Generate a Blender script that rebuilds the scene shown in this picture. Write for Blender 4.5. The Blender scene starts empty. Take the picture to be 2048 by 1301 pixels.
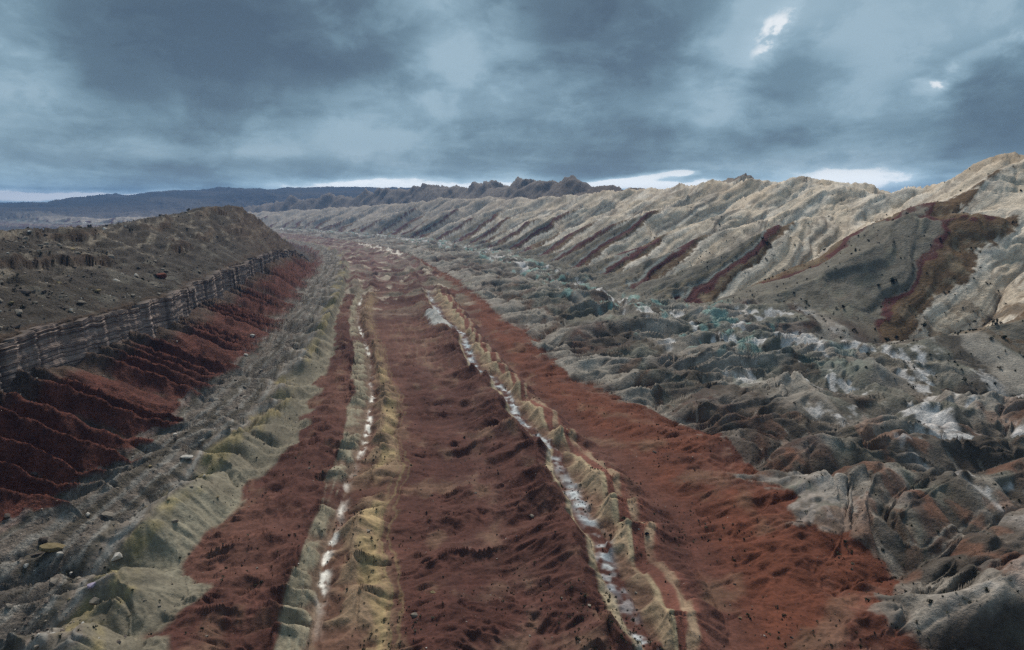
import bpy, bmesh, math, random
import numpy as np
from mathutils import Vector

random.seed(7)
scene = bpy.context.scene
col = scene.collection
D2R = math.pi / 180.0
f32 = np.float32

# ------------------------------------------------------------------ camera
CAM_H = 100.0
PITCH = 9.9
FOC = 1365.0          # focal length in pixels of a 2048 px wide frame
cam_data = bpy.data.cameras.new("camera")
cam_data.sensor_width = 36.0
cam_data.lens = 36.0 * FOC / 2048.0
cam_data.clip_start = 1.0
cam_data.clip_end = 60000.0
cam = bpy.data.objects.new("camera", cam_data)
col.objects.link(cam)
cam.location = (0, 0, CAM_H)
cam.rotation_euler = ((90 - PITCH) * D2R, 0, 0)
scene.camera = cam

# ------------------------------------------------------------------ render settings / exposure
scene.render.engine = "CYCLES"
cy = scene.cycles
cy.max_bounces = 4
cy.diffuse_bounces = 2
cy.glossy_bounces = 1
cy.volume_bounces = 1
cy.transparent_max_bounces = 4
cy.use_denoising = False
try:
    cy.denoiser = "OPENIMAGEDENOISE"
except Exception:
    pass
vs = scene.view_settings
vs.view_transform = "Standard"
vs.look = "None"
vs.exposure = 1.45
vs.gamma = 1.0
vs.use_curve_mapping = False

SUN_AZ, SUN_EL = -2.0, 49.0        # azimuth from +Y towards +X, degrees


def lin(r, g, b):
    def q(v):
        v /= 255.0
        return v / 12.92 if v <= 0.04045 else ((v + 0.055) / 1.055) ** 2.4
    return (q(r), q(g), q(b))


def px_dir(px, py):
    """unit world direction seen at a spot of the photograph"""
    cx, cyy = (px - 1024.0) / FOC, (650.5 - py) / FOC
    p = PITCH * D2R
    v = Vector((cx, math.cos(p) + cyy * math.sin(p), -math.sin(p) + cyy * math.cos(p)))
    return v.normalized()


# ------------------------------------------------------------------ world: sky with an overcast cloud layer
class Nodes:
    def __init__(self, tree):
        self.t = tree
        self.n = tree.nodes
        self.l = tree.links

    def new(self, kind, **kw):
        nd = self.n.new(kind)
        for k, v in kw.items():
            setattr(nd, k, v)
        return nd

    def put(self, sock, v):
        if hasattr(v, "is_linked") or isinstance(v, bpy.types.NodeSocket):
            self.l.new(v, sock)
        elif v is not None:
            sock.default_value = v

    def math(self, op, a, b=None, c=None, clamp=False):
        nd = self.new("ShaderNodeMath", operation=op, use_clamp=clamp)
        self.put(nd.inputs[0], a)
        if b is not None:
            self.put(nd.inputs[1], b)
        if c is not None:
            self.put(nd.inputs[2], c)
        return nd.outputs[0]

    def vmath(self, op, a, b=None):
        nd = self.new("ShaderNodeVectorMath", operation=op)
        self.put(nd.inputs[0], a)
        if b is not None:
            self.put(nd.inputs[1], b)
        return nd.outputs[1] if op in ("LENGTH", "DOT_PRODUCT", "DISTANCE") else nd.outputs[0]

    def xyz(self, x, y, z):
        nd = self.new("ShaderNodeCombineXYZ")
        for s, v in zip(nd.inputs, (x, y, z)):
            self.put(s, v)
        return nd.outputs[0]

    def noise(self, vec, scale, detail=5.0, rough=0.55, dist=0.0, color=False):
        nd = self.new("ShaderNodeTexNoise")
        nd.noise_dimensions = "3D"
        self.put(nd.inputs["Vector"], vec)
        nd.inputs["Scale"].default_value = scale
        nd.inputs["Detail"].default_value = detail
        nd.inputs["Roughness"].default_value = rough
        nd.inputs["Distortion"].default_value = dist
        return nd.outputs["Color"] if color else nd.outputs["Fac"]

    def ramp(self, fac, stops, interp="LINEAR"):
        nd = self.new("ShaderNodeValToRGB")
        cr = nd.color_ramp
        cr.interpolation = interp
        while len(cr.elements) < len(stops):
            cr.elements.new(0.5)
        for e, (p, c) in zip(cr.elements, stops):
            e.position = p
            e.color = (*c, 1)
        self.put(nd.inputs[0], fac)
        return nd.outputs[0]

    def map_range(self, v, a, b, c, d, smooth=True):
        nd = self.new("ShaderNodeMapRange")
        nd.interpolation_type = "SMOOTHSTEP" if smooth else "LINEAR"
        self.put(nd.inputs["Value"], v)
        for k, x in zip(("From Min", "From Max", "To Min", "To Max"), (a, b, c, d)):
            self.put(nd.inputs[k], x)
        return nd.outputs[0]

    def mix(self, fac, a, b, blend="MIX"):
        nd = self.new("ShaderNodeMix", data_type="RGBA", blend_type=blend)
        self.put(nd.inputs[0], fac)
        for s, v in ((nd.inputs[6], a), (nd.inputs[7], b)):
            self.put(s, (*v, 1) if isinstance(v, tuple) and len(v) == 3 else v)
        return nd.outputs[2]


world = bpy.data.worlds.new("World")
scene.world = world
world.use_nodes = True
wt = world.node_tree
wt.nodes.clear()
W = Nodes(wt)
out = W.new("ShaderNodeOutputWorld")
tc = W.new("ShaderNodeTexCoord")
gen = tc.outputs["Generated"]
sep = W.new("ShaderNodeSeparateXYZ")
W.put(sep.inputs[0], gen)
dx, dy, dz = sep.outputs
az = W.math("MULTIPLY", W.math("ARCTAN2", dx, dy), 180 / math.pi)
el = W.math("MULTIPLY", W.math("ARCSINE", dz), 180 / math.pi)
zc = W.math("ADD", W.math("MAXIMUM", dz, 0.0), 0.22)
plane = W.xyz(W.math("DIVIDE", dx, zc), W.math("DIVIDE", dy, zc), 0.0)
# edges of the cloud masses are frayed by two noises
nz_w = W.noise(plane, 1.3, 4.0, 0.6, color=True)
nz_c = W.vmath("SUBTRACT", nz_w, (0.5, 0.5, 0.5))
frx = W.new("ShaderNodeSeparateXYZ")
W.put(frx.inputs[0], nz_c)
azw = W.math("MULTIPLY_ADD", frx.outputs[0], 9.0, az)
elw = W.math("ADD", el, W.math("MULTIPLY", frx.outputs[1], W.map_range(el, 0.0, 14.0, 0.8, 7.0, False)))
ae = W.xyz(azw, elw, 0.0)
lump = W.xyz(W.math("MULTIPLY", az, 0.060), W.math("MULTIPLY", W.math("POWER", W.math("MAXIMUM", el, 0.0), 0.8), 0.19), 7.0)
n1 = W.noise(lump, 1.0, 9.0, 0.57, 0.35)
n2 = W.noise(W.xyz(W.math("MULTIPLY", az, 0.035), W.math("MULTIPLY", W.math("POWER", W.math("MAXIMUM", el, 0.0), 0.8), 0.28), 3.0), 1.0, 6.0, 0.58, 0.4)
n3 = W.noise(lump, 3.4, 8.0, 0.60, 0.3)
val = W.math("ADD", 0.63, W.math("SUBTRACT", W.map_range(n1, 0.40, 0.60, 0.0, 0.28), 0.14))
val = W.math("ADD", val, W.math("SUBTRACT", W.map_range(n3, 0.40, 0.60, 0.0, 0.15), 0.075))
val = W.math("MULTIPLY_ADD", W.map_range(n2, 0.36, 0.64, -0.5, 0.5), W.map_range(el, 1.0, 11.0, 0.42, 0.08), val)


def px_ae(px, py):
    d = px_dir(px, py)
    return math.degrees(math.atan2(d.x, d.y)), math.degrees(math.asin(d.z))


# cloud masses of the real sky: (px, py, half width, half height, tilt, strength)
CLOUDS = [
    (430, 150, 330, 170, -4, -0.30), (620, 30, 330, 120, 0, -0.22), (1190, 70, 210, 150, 12, -0.34),
    (250, 60, 150, 120, 0, -0.10), (820, 160, 75, 32, 0, -0.22), (1600, 140, 120, 80, 0, -0.22),
    (1980, 190, 150, 90, -20, -0.26), (1500, 60, 120, 80, 0, -0.02), (140, 270, 150, 28, -8, -0.14),
    (330, 345, 420, 36, 0, -0.30), (1150, 285, 520, 42, 0, -0.26), (1560, 268, 200, 22, 0, -0.18),
    (1150, 340, 260, 16, 0, -0.22), (1950, 290, 260, 36, 0, -0.16), (1240, 310, 330, 18, 0, -0.14),
    (60, 100, 90, 130, 10, 0.14), (700, 200, 210, 75, -5, 0.15), (900, 90, 75, 110, -10, 0.14),
    (330, 300, 190, 26, 0, 0.12), (800, 285, 330, 32, 0, 0.12), (1430, 150, 90, 130, 30, 0.16),
    (1570, 52, 85, 36, -28, 0.24), (2010, 80, 60, 20, -32, 0.34), (1965, 108, 42, 18, -38, 0.30), (1920, 148, 40, 22, -50, 0.40), (1885, 175, 50, 18, -40, 0.26),
    (1400, 400, 1100, 34, 0, 0.16), (200, 396, 380, 13, 0, 0.60), (760, 370, 300, 14, 0, 0.45),
    (1270, 356, 110, 11, -6, 0.42), (1350, 342, 42, 8, 0, 0.40), (1330, 372, 240, 14, 0, 0.40),
    (1700, 350, 180, 18, 0, 0.10), (1790, 335, 60, 22, 0, 0.12), (860, 376, 70, 5, 0, 0.50),
]
CLOUDS.sort(key=lambda c: c[5] >= 0.24 and c[1] < 330)       # the breaks come last
capped = False
for (px, py, hw, hh, tilt, st) in CLOUDS:
    a0, e0 = px_ae(px, py)
    sx = hw / 2048.0 * 76.0
    sy = hh / FOC * 180 / math.pi
    mp = W.new("ShaderNodeMapping")
    mp.vector_type = "TEXTURE"
    mp.inputs["Location"].default_value = (a0, e0, 0)
    mp.inputs["Rotation"].default_value = (0, 0, -tilt * D2R)
    mp.inputs["Scale"].default_value = (sx, sy, 1)
    W.put(mp.inputs["Vector"], ae)
    ln = W.vmath("LENGTH", mp.outputs[0])
    if st >= 0.24 and py < 330:
        if not capped:
            capped = True
            val = W.math("SMOOTH_MIN", val, W.map_range(el, 2.5, 5.0, 1.0, 0.80), 0.12)
        brk_ = W.map_range(ln, 0.1, 1.6, st * 1.25, 0.0)
        val = W.math("MULTIPLY_ADD", brk_, W.map_range(n3, 0.36, 0.66, 0.3, 1.1), val)
    else:
        val = W.math("ADD", val, W.map_range(ln, 0.15, 1.4, st * 1.2, 0.0))
cloud = W.ramp(val, [
    (0.0, lin(57, 71, 76)), (0.22, lin(76, 94, 100)), (0.42, lin(101, 125, 133)), (0.66, lin(136, 162, 172)),
    (0.90, lin(172, 194, 203)), (1.0, lin(240, 243, 242))])
csc = W.new("ShaderNodeBackground")
W.put(csc.inputs["Color"], cloud)
glow = W.map_range(el, 0.2, 3.6, 1.1, 0.366)     # the clear gap under the far edge of the clouds is brighter
W.put(csc.inputs["Strength"], glow)     # about 1 / 2**exposure: the layer is as bright as in the photograph
sky = W.new("ShaderNodeTexSky", sky_type="NISHITA", sun_disc=False)
sky.sun_elevation = SUN_EL * D2R
sky.sun_rotation = SUN_AZ * D2R
sky.altitude = 1500
bsk = W.new("ShaderNodeBackground")
W.put(bsk.inputs["Color"], sky.outputs[0])
bsk.inputs["Strength"].default_value = 0.08
mxs = W.new("ShaderNodeMixShader")
mxs.inputs[0].default_value = 0.93               # cloud cover
W.l.new(bsk.outputs[0], mxs.inputs[1])
W.l.new(csc.outputs[0], mxs.inputs[2])
W.l.new(mxs.outputs[0], out.inputs["Surface"])
world.cycles.sampling_method = "MANUAL"
world.cycles.sample_map_resolution = 512

sun_d = bpy.data.lights.new("sun", "SUN")
sun_d.energy = 1.5
sun_d.angle = 18 * D2R
sun_d.color = (1.0, 0.92, 0.80)
sun = bpy.data.objects.new("sun", sun_d)
col.objects.link(sun)
sa, se = SUN_AZ * D2R, SUN_EL * D2R
sdir = Vector((math.sin(sa) * math.cos(se), math.cos(sa) * math.cos(se), math.sin(se)))
sun.rotation_euler = (-sdir).to_track_quat("-Z", "Y").to_euler()
sun.location = (0, 0, 900)

# ------------------------------------------------------------------ numeric noise
def hash2(ix, iy, seed):
    h = (ix.astype(np.int64) * 374761393 + iy.astype(np.int64) * 668265263 + seed * 974634777) & 0xFFFFFFFF
    h = ((h ^ (h >> 13)) * 1274126177) & 0xFFFFFFFF
    h = ((h ^ (h >> 16)) * 2246822519) & 0xFFFFFFFF
    h = h ^ (h >> 15)
    return h


_G = np.array([(math.cos(a), math.sin(a)) for a in np.arange(32) * (2 * math.pi / 32)], dtype=f32)


def perlin(x, y, seed=0):
    x = np.asarray(x, dtype=np.float64)
    y = np.asarray(y, dtype=np.float64)
    x0 = np.floor(x)
    y0 = np.floor(y)
    fx = (x - x0).astype(f32)
    fy = (y - y0).astype(f32)
    ix = x0.astype(np.int64)
    iy = y0.astype(np.int64)
    u = fx * fx * fx * (fx * (fx * 6 - 15) + 10)
    v = fy * fy * fy * (fy * (fy * 6 - 15) + 10)

    def g(i, j):
        q = hash2(ix + i, iy + j, seed) & 31
        return _G[q, 0] * (fx - i) + _G[q, 1] * (fy - j)
    a = g(0, 0)
    b = g(1, 0)
    c = g(0, 1)
    d = g(1, 1)
    return (a + (b - a) * u + (c - a) * v + (a - b - c + d) * u * v) * f32(1.5)


def fbm(x, y, octv=4, seed=0, gain=0.5):
    r = 0
    a = 1.0
    for k in range(octv):
        r = r + a * perlin(x, y, seed + 17 * k)
        x = x * 2.03 + 11.3
        y = y * 2.03 - 7.7
        a *= gain
    return r


def ridged(x, y, octv=4, seed=0, gain=0.5):
    r = 0
    a = 1.0
    w = 1.0
    for k in range(octv):
        n = 1 - np.abs(perlin(x, y, seed + 13 * k))
        n = n * n * w
        r = r + a * n
        w = np.clip(n * 1.6, 0, 1)
        x = x * 2.1 + 5.2
        y = y * 2.1 + 1.3
        a *= gain
    return r


def gully(x, y, gx, gy, cell, octv=3, seed=0, branch=1.2, sharp=1.0):
    """branching rills that follow the slope (gx, gy); returns about -1 .. 1"""
    x = np.asarray(x, dtype=np.float64) / cell
    y = np.asarray(y, dtype=np.float64) / cell
    m = np.sqrt(gx * gx + gy * gy) + 1e-6
    k = np.minimum(1.0, m * 6) / m
    px_, py_ = (-gy * k).astype(f32), (gx * k).astype(f32)
    tot = 0
    amp = 1.0
    norm = 0
    for o in range(octv):
        x0 = np.floor(x)
        y0 = np.floor(y)
        fx = (x - x0).astype(f32)
        fy = (y - y0).astype(f32)
        ix = x0.astype(np.int64)
        iy = y0.astype(np.int64)
        va = 0
        vx = 0
        vy = 0
        wt_ = 0
        for i in (-1, 0, 1, 2):
            for j in (-1, 0, 1, 2):
                h = hash2(ix + i, iy + j, seed + 31 * o)
                hx = ((h & 1023).astype(f32) / 1023 - 0.5) * 0.5
                hy = (((h >> 10) & 1023).astype(f32) / 1023 - 0.5) * 0.5
                ax = fx - i - hx
                ay = fy - j - hy
                w = np.exp(-(ax * ax + ay * ay) * 2.2)
                ph = (ax * px_ + ay * py_) * f32(5.2)
                cs = np.cos(ph)
                sn = np.sin(ph)
                va = va + cs * w
                vx = vx - sn * px_ * w
                vy = vy - sn * py_ * w
                wt_ = wt_ + w
        e = va / wt_
        tot = tot + amp * e
        norm += amp
        px2 = px_ - (vy / wt_) * branch * -1.0
        py2 = py_ + (vx / wt_) * branch * -1.0
        m2 = np.sqrt(px2 * px2 + py2 * py2) + 1e-6
        px_, py_ = px2 / m2 * np.minimum(m2, 1.3), py2 / m2 * np.minimum(m2, 1.3)
        x = x * 2.0 + 3.7
        y = y * 2.0 + 9.1
        amp *= 0.5
    return tot / norm * np.clip(m * 5 - 0.15, 0, 1)


def sstep(a, b, v):
    q = np.clip((v - a) / (b - a), 0, 1)
    return q * q * (3 - 2 * q)


def tri(p):
    f = p - np.floor(p)
    return 1 - np.abs(2 * f - 1)


# ------------------------------------------------------------------ the valley's own coordinates: s along the strike, t across it
HEAD = 11 * D2R
T0 = np.array((-math.sin(HEAD), math.cos(HEAD)))
N0 = np.array((math.cos(HEAD), math.sin(HEAD)))
S0, RC = 1000.0, 5000.0
CC = T0 * S0 - N0 * RC


def strike_st(x, y):
    qx, qy = x - CC[0], y - CC[1]
    u = qx * N0[0] + qy * N0[1]
    v = qx * T0[0] + qy * T0[1]
    arc = v > 0
    s = np.where(arc, S0 + RC * np.arctan2(v, u), S0 + v)
    t = np.where(arc, np.hypot(u, v) - RC, u - RC)
    return s, t


def to_xy(s, t):
    s = np.asarray(s, dtype=float)
    t = np.asarray(t, dtype=float)
    ph = np.maximum(s - S0, 0) / RC
    b = np.minimum(s - S0, 0)
    u = (RC + t) * np.cos(ph)
    v = (RC + t) * np.sin(ph) + b
    return CC[0] + u * N0[0] + v * T0[0], CC[1] + u * N0[1] + v * T0[1]


def to_st(x, y):
    s, t = strike_st(x, y)
    return s, canon(s, t)


def I(pairs):
    xs = np.array([p[0] for p in pairs], float)
    ys = np.array([p[1] for p in pairs], float)
    return lambda s: np.interp(s, xs, ys)


# where the marker beds really run (t at distance s), and the place each has in the section used below
RF = I([(218, -112), (243, -104), (256, -102), (303, -98), (380, -93), (433, -87), (496, -83), (699, -88), (927, -98), (1300, -100)])
HC = I([(139, -66), (190, -66), (223, -62), (293, -55), (325, -47), (413, -46), (483, -43), (735, -43), (1200, -56)])
HR = I([(151, -54), (200, -53), (233, -48), (281, -40), (380, -35.5), (467, -33.5), (579, -39), (786, -40), (1200, -47)])
LG = I([(144, -27), (171, -27), (193, -25.5), (241, -22.6), (277, -18.5), (344, -17), (470, -21), (600, -29), (1200, -26)])
LW = I([(146, -17), (188, -18), (203, -15.8), (246, -13.6), (266, -10.5), (303, -7.5), (352, -6), (464, -8.5), (587, -19.5), (674, -22), (1200, -12)])
TE = I([(139, 1), (182, -1), (219, 3), (279, 6), (340, 7.5), (394, 4), (600, -8), (1200, 6)])
RW = I([(128, 55.8), (152, 57), (175, 61), (228, 63), (253, 67), (272, 64), (291, 60.5), (336, 64), (374, 61), (395, 54), (452, 58), (507, 62), (554, 54), (580, 50), (900, 56), (1500, 62)])
CU = I([(119, 62), (145, 68), (165, 71.5), (181, 74), (214, 76), (237, 76), (271, 73), (326, 72), (425, 68), (543, 69), (900, 72), (1500, 78)])
L7 = I([(113, 112), (142, 124), (165, 133), (186, 138), (218, 131), (251, 137), (274, 123), (308, 114), (374, 104), (448, 106), (611, 107), (875, 101), (1112, 90), (1600, 84), (3000, 90)])
CANON = [(RF, -92), (HC, -60), (HR, -47), (LG, -26), (LW, -10), (TE, 7), (RW, 64), (CU, 82), (L7, 118)]


def canon(s, t):
    s = np.asarray(s, float)
    t = np.asarray(t, float)
    k0 = CLIFF_T(s) + 5.0
    c0 = k0
    r = np.minimum(t, k0)
    for fn, c1 in CANON + [(None, 170)]:
        k1 = fn(s) if fn is not None else np.full_like(s, 170.0)
        r = r + (c1 - c0) * np.clip((t - k0) / (k1 - k0), 0, 1)
        k0, c0 = k1, c1
    return r + np.maximum(t - 170.0, 0)


# the cliff line: buttresses that advance and then step back
CLIFF_T = I([(-200, -165), (200, -158), (303, -150), (400, -138), (474, -133), (700, -134), (940, -132), (1068, -124), (1200, -118), (1320, -112)])
JUMPS = [40, 140, 235, 322, 396, 474, 531, 596, 668, 752, 812, 880, 948, 1010, 1085, 1160, 1240, 1400]


def cliff_t(s):
    s = np.asarray(s, float)
    j = np.array(JUMPS, float)
    k = np.clip(np.searchsorted(j, s) - 1, 0, len(j) - 2)
    f = np.clip((s - j[k]) / (j[k + 1] - j[k]), 0, 1)
    amp = (2.5 + 4.5 * ((k * 7) % 5) / 4.0)
    saw = np.where(f < 0.96, f / 0.96, 1 - (f - 0.96) / 0.04)
    return CLIFF_T(s) + amp * (saw - 0.5) + 2.2 * perlin(s / 19.0, s * 0 + 2.2, 5) + 0.9 * perlin(s / 5.5, s * 0 + 4.2, 6)


ZTOP = I([(-200, 52), (303, 48), (474, 43), (700, 44), (940, 46), (1068, 40), (1200, 24), (1320, -4)])
ZBASE = I([(-200, 33), (303, 31), (474, 25), (700, 27), (800, 31), (940, 36), (1068, 33), (1200, 14), (1320, -6)])
CREST_T = I([(-200, -262), (506, -246), (603, -222), (753, -206), (953, -186), (1068, -158), (1196, -136), (1340, -126)])
CREST_Z = I([(-200, 84), (300, 85), (506, 83), (560, 80), (640, 80), (753, 88), (860, 95), (920, 101), (975, 101), (1010, 92), (1068, 70), (1130, 52), (1196, 36), (1340, -8)])
BACK_Z = I([(-200, 58), (600, 56), (950, 60), (1100, 20), (1300, -10), (1500, -12)])
FLOOR = I([(-500, 0), (700, 0), (1500, -9), (2500, -24), (4000, -32), (9000, -40)])
FOOT_T = I([(-200, 330), (300, 360), (400, 362), (470, 330), (560, 275), (800, 258), (1300, 285), (2500, 290), (9000, 290)])
FOOT_Z = I([(-200, 16), (400, 15), (560, 12), (800, 11), (1300, 14), (6000, 14)])
RCR_Z = I([(-300, 112), (400, 116), (500, 130), (570, 146), (600, 146), (632, 130), (665, 114), (710, 110), (774, 112), (830, 127), (897, 139), (960, 137),
           (1060, 139), (1200, 143), (1400, 142), (1616, 142), (1850, 138), (2100, 140), (2600, 150), (3300, 130), (4200, 100), (5200, 60), (6500, 20)])
R2_Z = I([(-300, 90), (1500, 108), (1700, 130), (1900, 168), (2150, 204), (2450, 224), (2700, 204), (3000, 220), (3160, 212), (3250, 234), (3330, 212), (3600, 212), (4000, 190), (4500, 168), (5000, 125), (5600, 60), (6500, 10)])
CANYON_B = I([(-200, 5), (400, 5), (440, 3), (480, 2), (520, 0), (9000, 0)])
STRIKE_C = I([(-200, -80), (300, -78), (370, -72), (410, -64), (440, -56), (500, -29), (540, -20), (600, -6), (660, 0), (9000, 0)])
L7_T = I([(-200, 118), (9000, 118)])

GULL = [-420, -300, -190, -80, 40, 160, 285, 407, 598, 725, 850, 958, 1078, 1180, 1300, 1405, 1530, 1640]
_rg = random.Random(3)
while GULL[-1] < 8000:
    GULL.append(GULL[-1] + _rg.choice([60, 85, 120, 160, 210]) * _rg.uniform(0.85, 1.15))
GULL = np.array(GULL, float)


def spur(s, t):
    """0 in the canyon bottoms of the reef, 1 on the spur crests"""
    sw = s + 30 * fbm(t / 150.0 + 3.1, s / 300.0, 3, 41) - (t - 360) * 0.05
    k = np.clip(np.searchsorted(GULL, sw) - 1, 0, len(GULL) - 2)
    f = np.clip((sw - GULL[k]) / (GULL[k + 1] - GULL[k]), 0, 1)
    width = GULL[k + 1] - GULL[k]
    pk = np.where(k == 7, 0.5, 0.34 + 0.2 * ((k * 3) % 5) / 4.0)
    r = np.where(f < pk, f / pk, (1 - f) / (1 - pk))
    return r, np.clip(width / 130.0, 0.75, 1.2) * np.where(k == 7, 1.0, 0.55 + 0.75 * ((k * 5) % 7) / 6.0), k


def tal_phase(s):
    return s / 18.0 + 1.5 * perlin(s / 62.0, s * 0 + 8.8, 9)


def tal_tri(s, t):
    a = 0.62 + 0.5 * perlin(s / 37.0, s * 0 + 12.5, 10)
    p = tri(tal_phase(s) + 0.30 * perlin(s / 30.0, t / 24.0, 11) + 0.10 * perlin(s / 9.0, t / 8.0, 12))
    return 0.5 + (p - 0.5) * np.clip(a, 0.25, 1.1) * 1.25


def hog_phase(s):
    return s / 33.0 + 0.8 * perlin(s / 80.0, s * 0 + 1.8, 19)


def hog_tri(s, t):
    a = 0.75 + 0.6 * perlin(s / 58.0, s * 0 + 2.9, 20)
    return np.clip(tri(hog_phase(s) + 0.16 * perlin(s / 20.0, t / 20.0, 18)) * 1.15 * np.clip(a, 0.3, 1.15) - 0.05, 0, 1.2) ** 1.0 * 0.94 + 0.12 * perlin(s / 8.0, t / 8.0, 21)


def warp(s, t):
    """frayed bedding: shifts t"""
    a = np.interp(t, [-400, -130, -95, 100, 130, 250, 300, 900, 2000], [0, 0, 1.6, 2.2, 7, 9, 6, 10, 20])
    return t + a * fbm(s / 46.0, t / 46.0, 3, 71)


def wob_l(s):
    return 0.9 * perlin(s / 30.0, s * 0 + 0.7, 31) + 0.9 * perlin(s / 13.0, s * 0 + 0.2, 32)


def wob_r(s):
    return 0.9 * perlin(s / 34.0, s * 0 + 3.7, 33) + 1.3 * perlin(s / 17.0, s * 0 + 5.2, 34)


def base(s, t):
    """the height of the land without its rills; vectorised over numpy arrays"""
    s = np.asarray(s, float)
    tw = warp(s, t)
    tcl = cliff_t(s) - 3.4
    # talus spurs push the foot of the red slope out
    tp = tal_tri(s, t)
    ft = -92 + 14 * (tp - 0.5)
    hp = hog_tri(s, tw)
    hq = tri(hog_phase(s) * 1.3 + 0.37 + 0.2 * perlin(s / 22.0, t / 22.0, 66))
    m1 = tri(s / 13.5 + 1.3 * perlin(s / 40.0, s * 0 + 5.1, 23) + 0.15 * perlin(s / 9.0, t / 9.0, 67)) * np.clip(0.75 + 0.7 * perlin(s / 47.0, s * 0 + 1.5, 68), 0.1, 1.2)
    m2 = tri(s / 21.0 + 0.9 * perlin(s / 50.0, s * 0 + 6.1, 24))
    m3 = tri(s / 31.0 + 1.0 * perlin(s / 60.0, s * 0 + 7.1, 25))
    m4 = tri(s / 26.0 + 1.0 * perlin(s / 55.0, s * 0 + 9.1, 26))
    hgate = np.interp(s, [-200, 1500, 2200], [1, 1, 0.6])
    wob = wob_l(s)
    wob2 = wob_r(s)
    gap1 = sstep(0.0, 0.22, np.abs(np.sin(s / 91.0 + 0.6)))            # places where streams cut through the left ridge
    tal_h = 12.0 + 8.0 * perlin(s / 75.0, s * 0 + 3.1, 255)
    gs = [
        (-1500, -30, 0), (-900, -14, 0), (-420, BACK_Z(s), 1), (CREST_T(s), CREST_Z(s), 1), (tcl - 0.9, ZTOP(s) - 0.6, 0), (tcl, ZBASE(s) + tal_h * (tp - 0.62), 0),
        (tcl + 3.4, ZBASE(s) + tal_h * (tp - 0.62) - 1.0, 0), (ft, 4.0 + 2 * tp, 0), (ft + 7, 2.2, 1), (-76 + 5 * hq, 2.2 + 3.0 * hq, 1), (-69, 2.6 + 2.0 * hp, 1), (-60, 2.6 + 8.5 * hp * hgate, 1), (-49.5 + 4 * hp, 1.6, 1),
        (-33, 2.6 + 2.2 * m2, 1), (-23.5, 1.2 + 4.6 * m1 * gap1, 1), (-17 + wob, 1.0 + 3.0 * m1 * gap1, 0), (-11.5 + wob, 0.3, 1), (-8.5 + wob, 0.3, 0),
        (-1.5, 0.8 + 5.6 * m2 * gap1, 1), (9, 1.8, 1), (38, 2.4, 1), (56.5 + wob2, 4.0 + 6.0 * m4, 1), (61 + wob2, 3.5, 0), (67 + wob2, 3.4, 0),
        (76.0 + wob2, 3.5 + 6.5 * m3, 1), (83.5 + wob2 * 0.6, 4.2 + 4.2 * m3, 0), (90, 2.2, 1), (L7_T(s) - 8, 5.0, 0), (L7_T(s) + 22, 11.0, 1), (200, 13.5, 1),
        (FOOT_T(s) - 12, FOOT_Z(s) - 1, 1), (FOOT_T(s) + 30, FOOT_Z(s) + 7, 1), (470, FOOT_Z(s) + (RCR_Z(s) - FOOT_Z(s)) * 0.52, 0), (600, RCR_Z(s), 1), (690, RCR_Z(s) - 12, 1),
        (820, R2_Z(s), 0), (1400, 40, 0), (2600, -10, 0),
    ]
    z = np.zeros_like(s) + gs[0][1]
    for (ta, za, _), (tb, zb, sm) in zip(gs[:-1], gs[1:]):
        use = t if (np.isscalar(tb) and tb < -100) or (not np.isscalar(tb) and np.mean(tb) < -95) else tw
        f = np.clip((use - ta) / (tb - ta), 0, 1)
        if sm:
            f = f * f * (3 - 2 * f) * 0.6 + f * 0.4
        z = z + (zb - za) * f
    # a broken rimrock step on the mesa slope
    on = (t < tcl - 6) & (s < 1180)
    if np.any(on):
        fr_ = (t[on] - tcl[on]) / (CREST_T(s[on]) - tcl[on])
        e1 = fr_ - 0.52 - 0.16 * fbm(s[on] / 45.0, s[on] * 0 + 4.4, 4, 251)
        e2 = fr_ - 0.86 - 0.10 * fbm(s[on] / 38.0, s[on] * 0 + 8.4, 4, 252)
        z[on] += 5.5 * (sstep(0.0, 0.03, e1) - sstep(0.0, 0.6, e1)) * sstep(-0.3, 0.1, fbm(s[on] / 90.0, s[on] * 0 + 2.4, 2, 253))
        z[on] += 4.0 * (sstep(0.0, 0.03, e2) - sstep(0.0, 0.6, e2)) * sstep(-0.3, 0.1, fbm(s[on] / 70.0, s[on] * 0 + 6.4, 2, 254))
    # talus spurs
    ff = np.clip((t - tcl) / (ft - tcl), 0, 1)
    z = z + 6.5 * np.power(np.clip(np.sin(math.pi * ff), 0, 1), 0.8) * (tp - 0.55) * np.clip(1 - ff * 0.35, 0, 1) * (t < -70)
    # reef spurs
    on = t > 230
    if np.any(on):
        r, wd, k = spur(s[on], tw[on])
        A = np.interp(tw[on], [245, 300, 390, 450, 530, 620, 800, 1000], [0, 24, 48, 44, 28, 12, 30, 20])
        z[on] += A * wd * (np.power(r, np.where(k == 7, 0.6, 0.85)) - 0.46)
        fin = np.clip((1330 - s[on]) / 195, 0, 1) * (s[on] > 1132) * np.exp(-((t[on] - 665) / 26.0) ** 2)
        z[on] += 27 * fin
        crag = np.clip((tw[on] - 680) / 120, 0, 1) * sstep(1500, 2200, s[on])
        z[on] += crag * 27 * (ridged(s[on] / 190.0, tw[on] / 190.0, 4, 55) - 0.9)
    # rounded hummocks of the grey green belt
    hb = np.interp(tw, [-98, -90, -78, -63, -52, -46], [0, 0.45, 0.85, 1, 0.5, 0])
    on = hb > 0.01
    if np.any(on):
        so, to = s[on], t[on]
        uw = 0.35 * fbm(so / 50.0, to / 50.0, 2, 131)
        bl = np.abs(perlin(so / 27.0 + uw, to / 34.0 + uw, 132)) * 1.6
        z[on] += hb[on] * 10.5 * (np.sqrt(bl + 0.02) - 0.42)
    # knolls on the far floor
    on = (s > 560) & (t > -46) & (t < 112)
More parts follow.
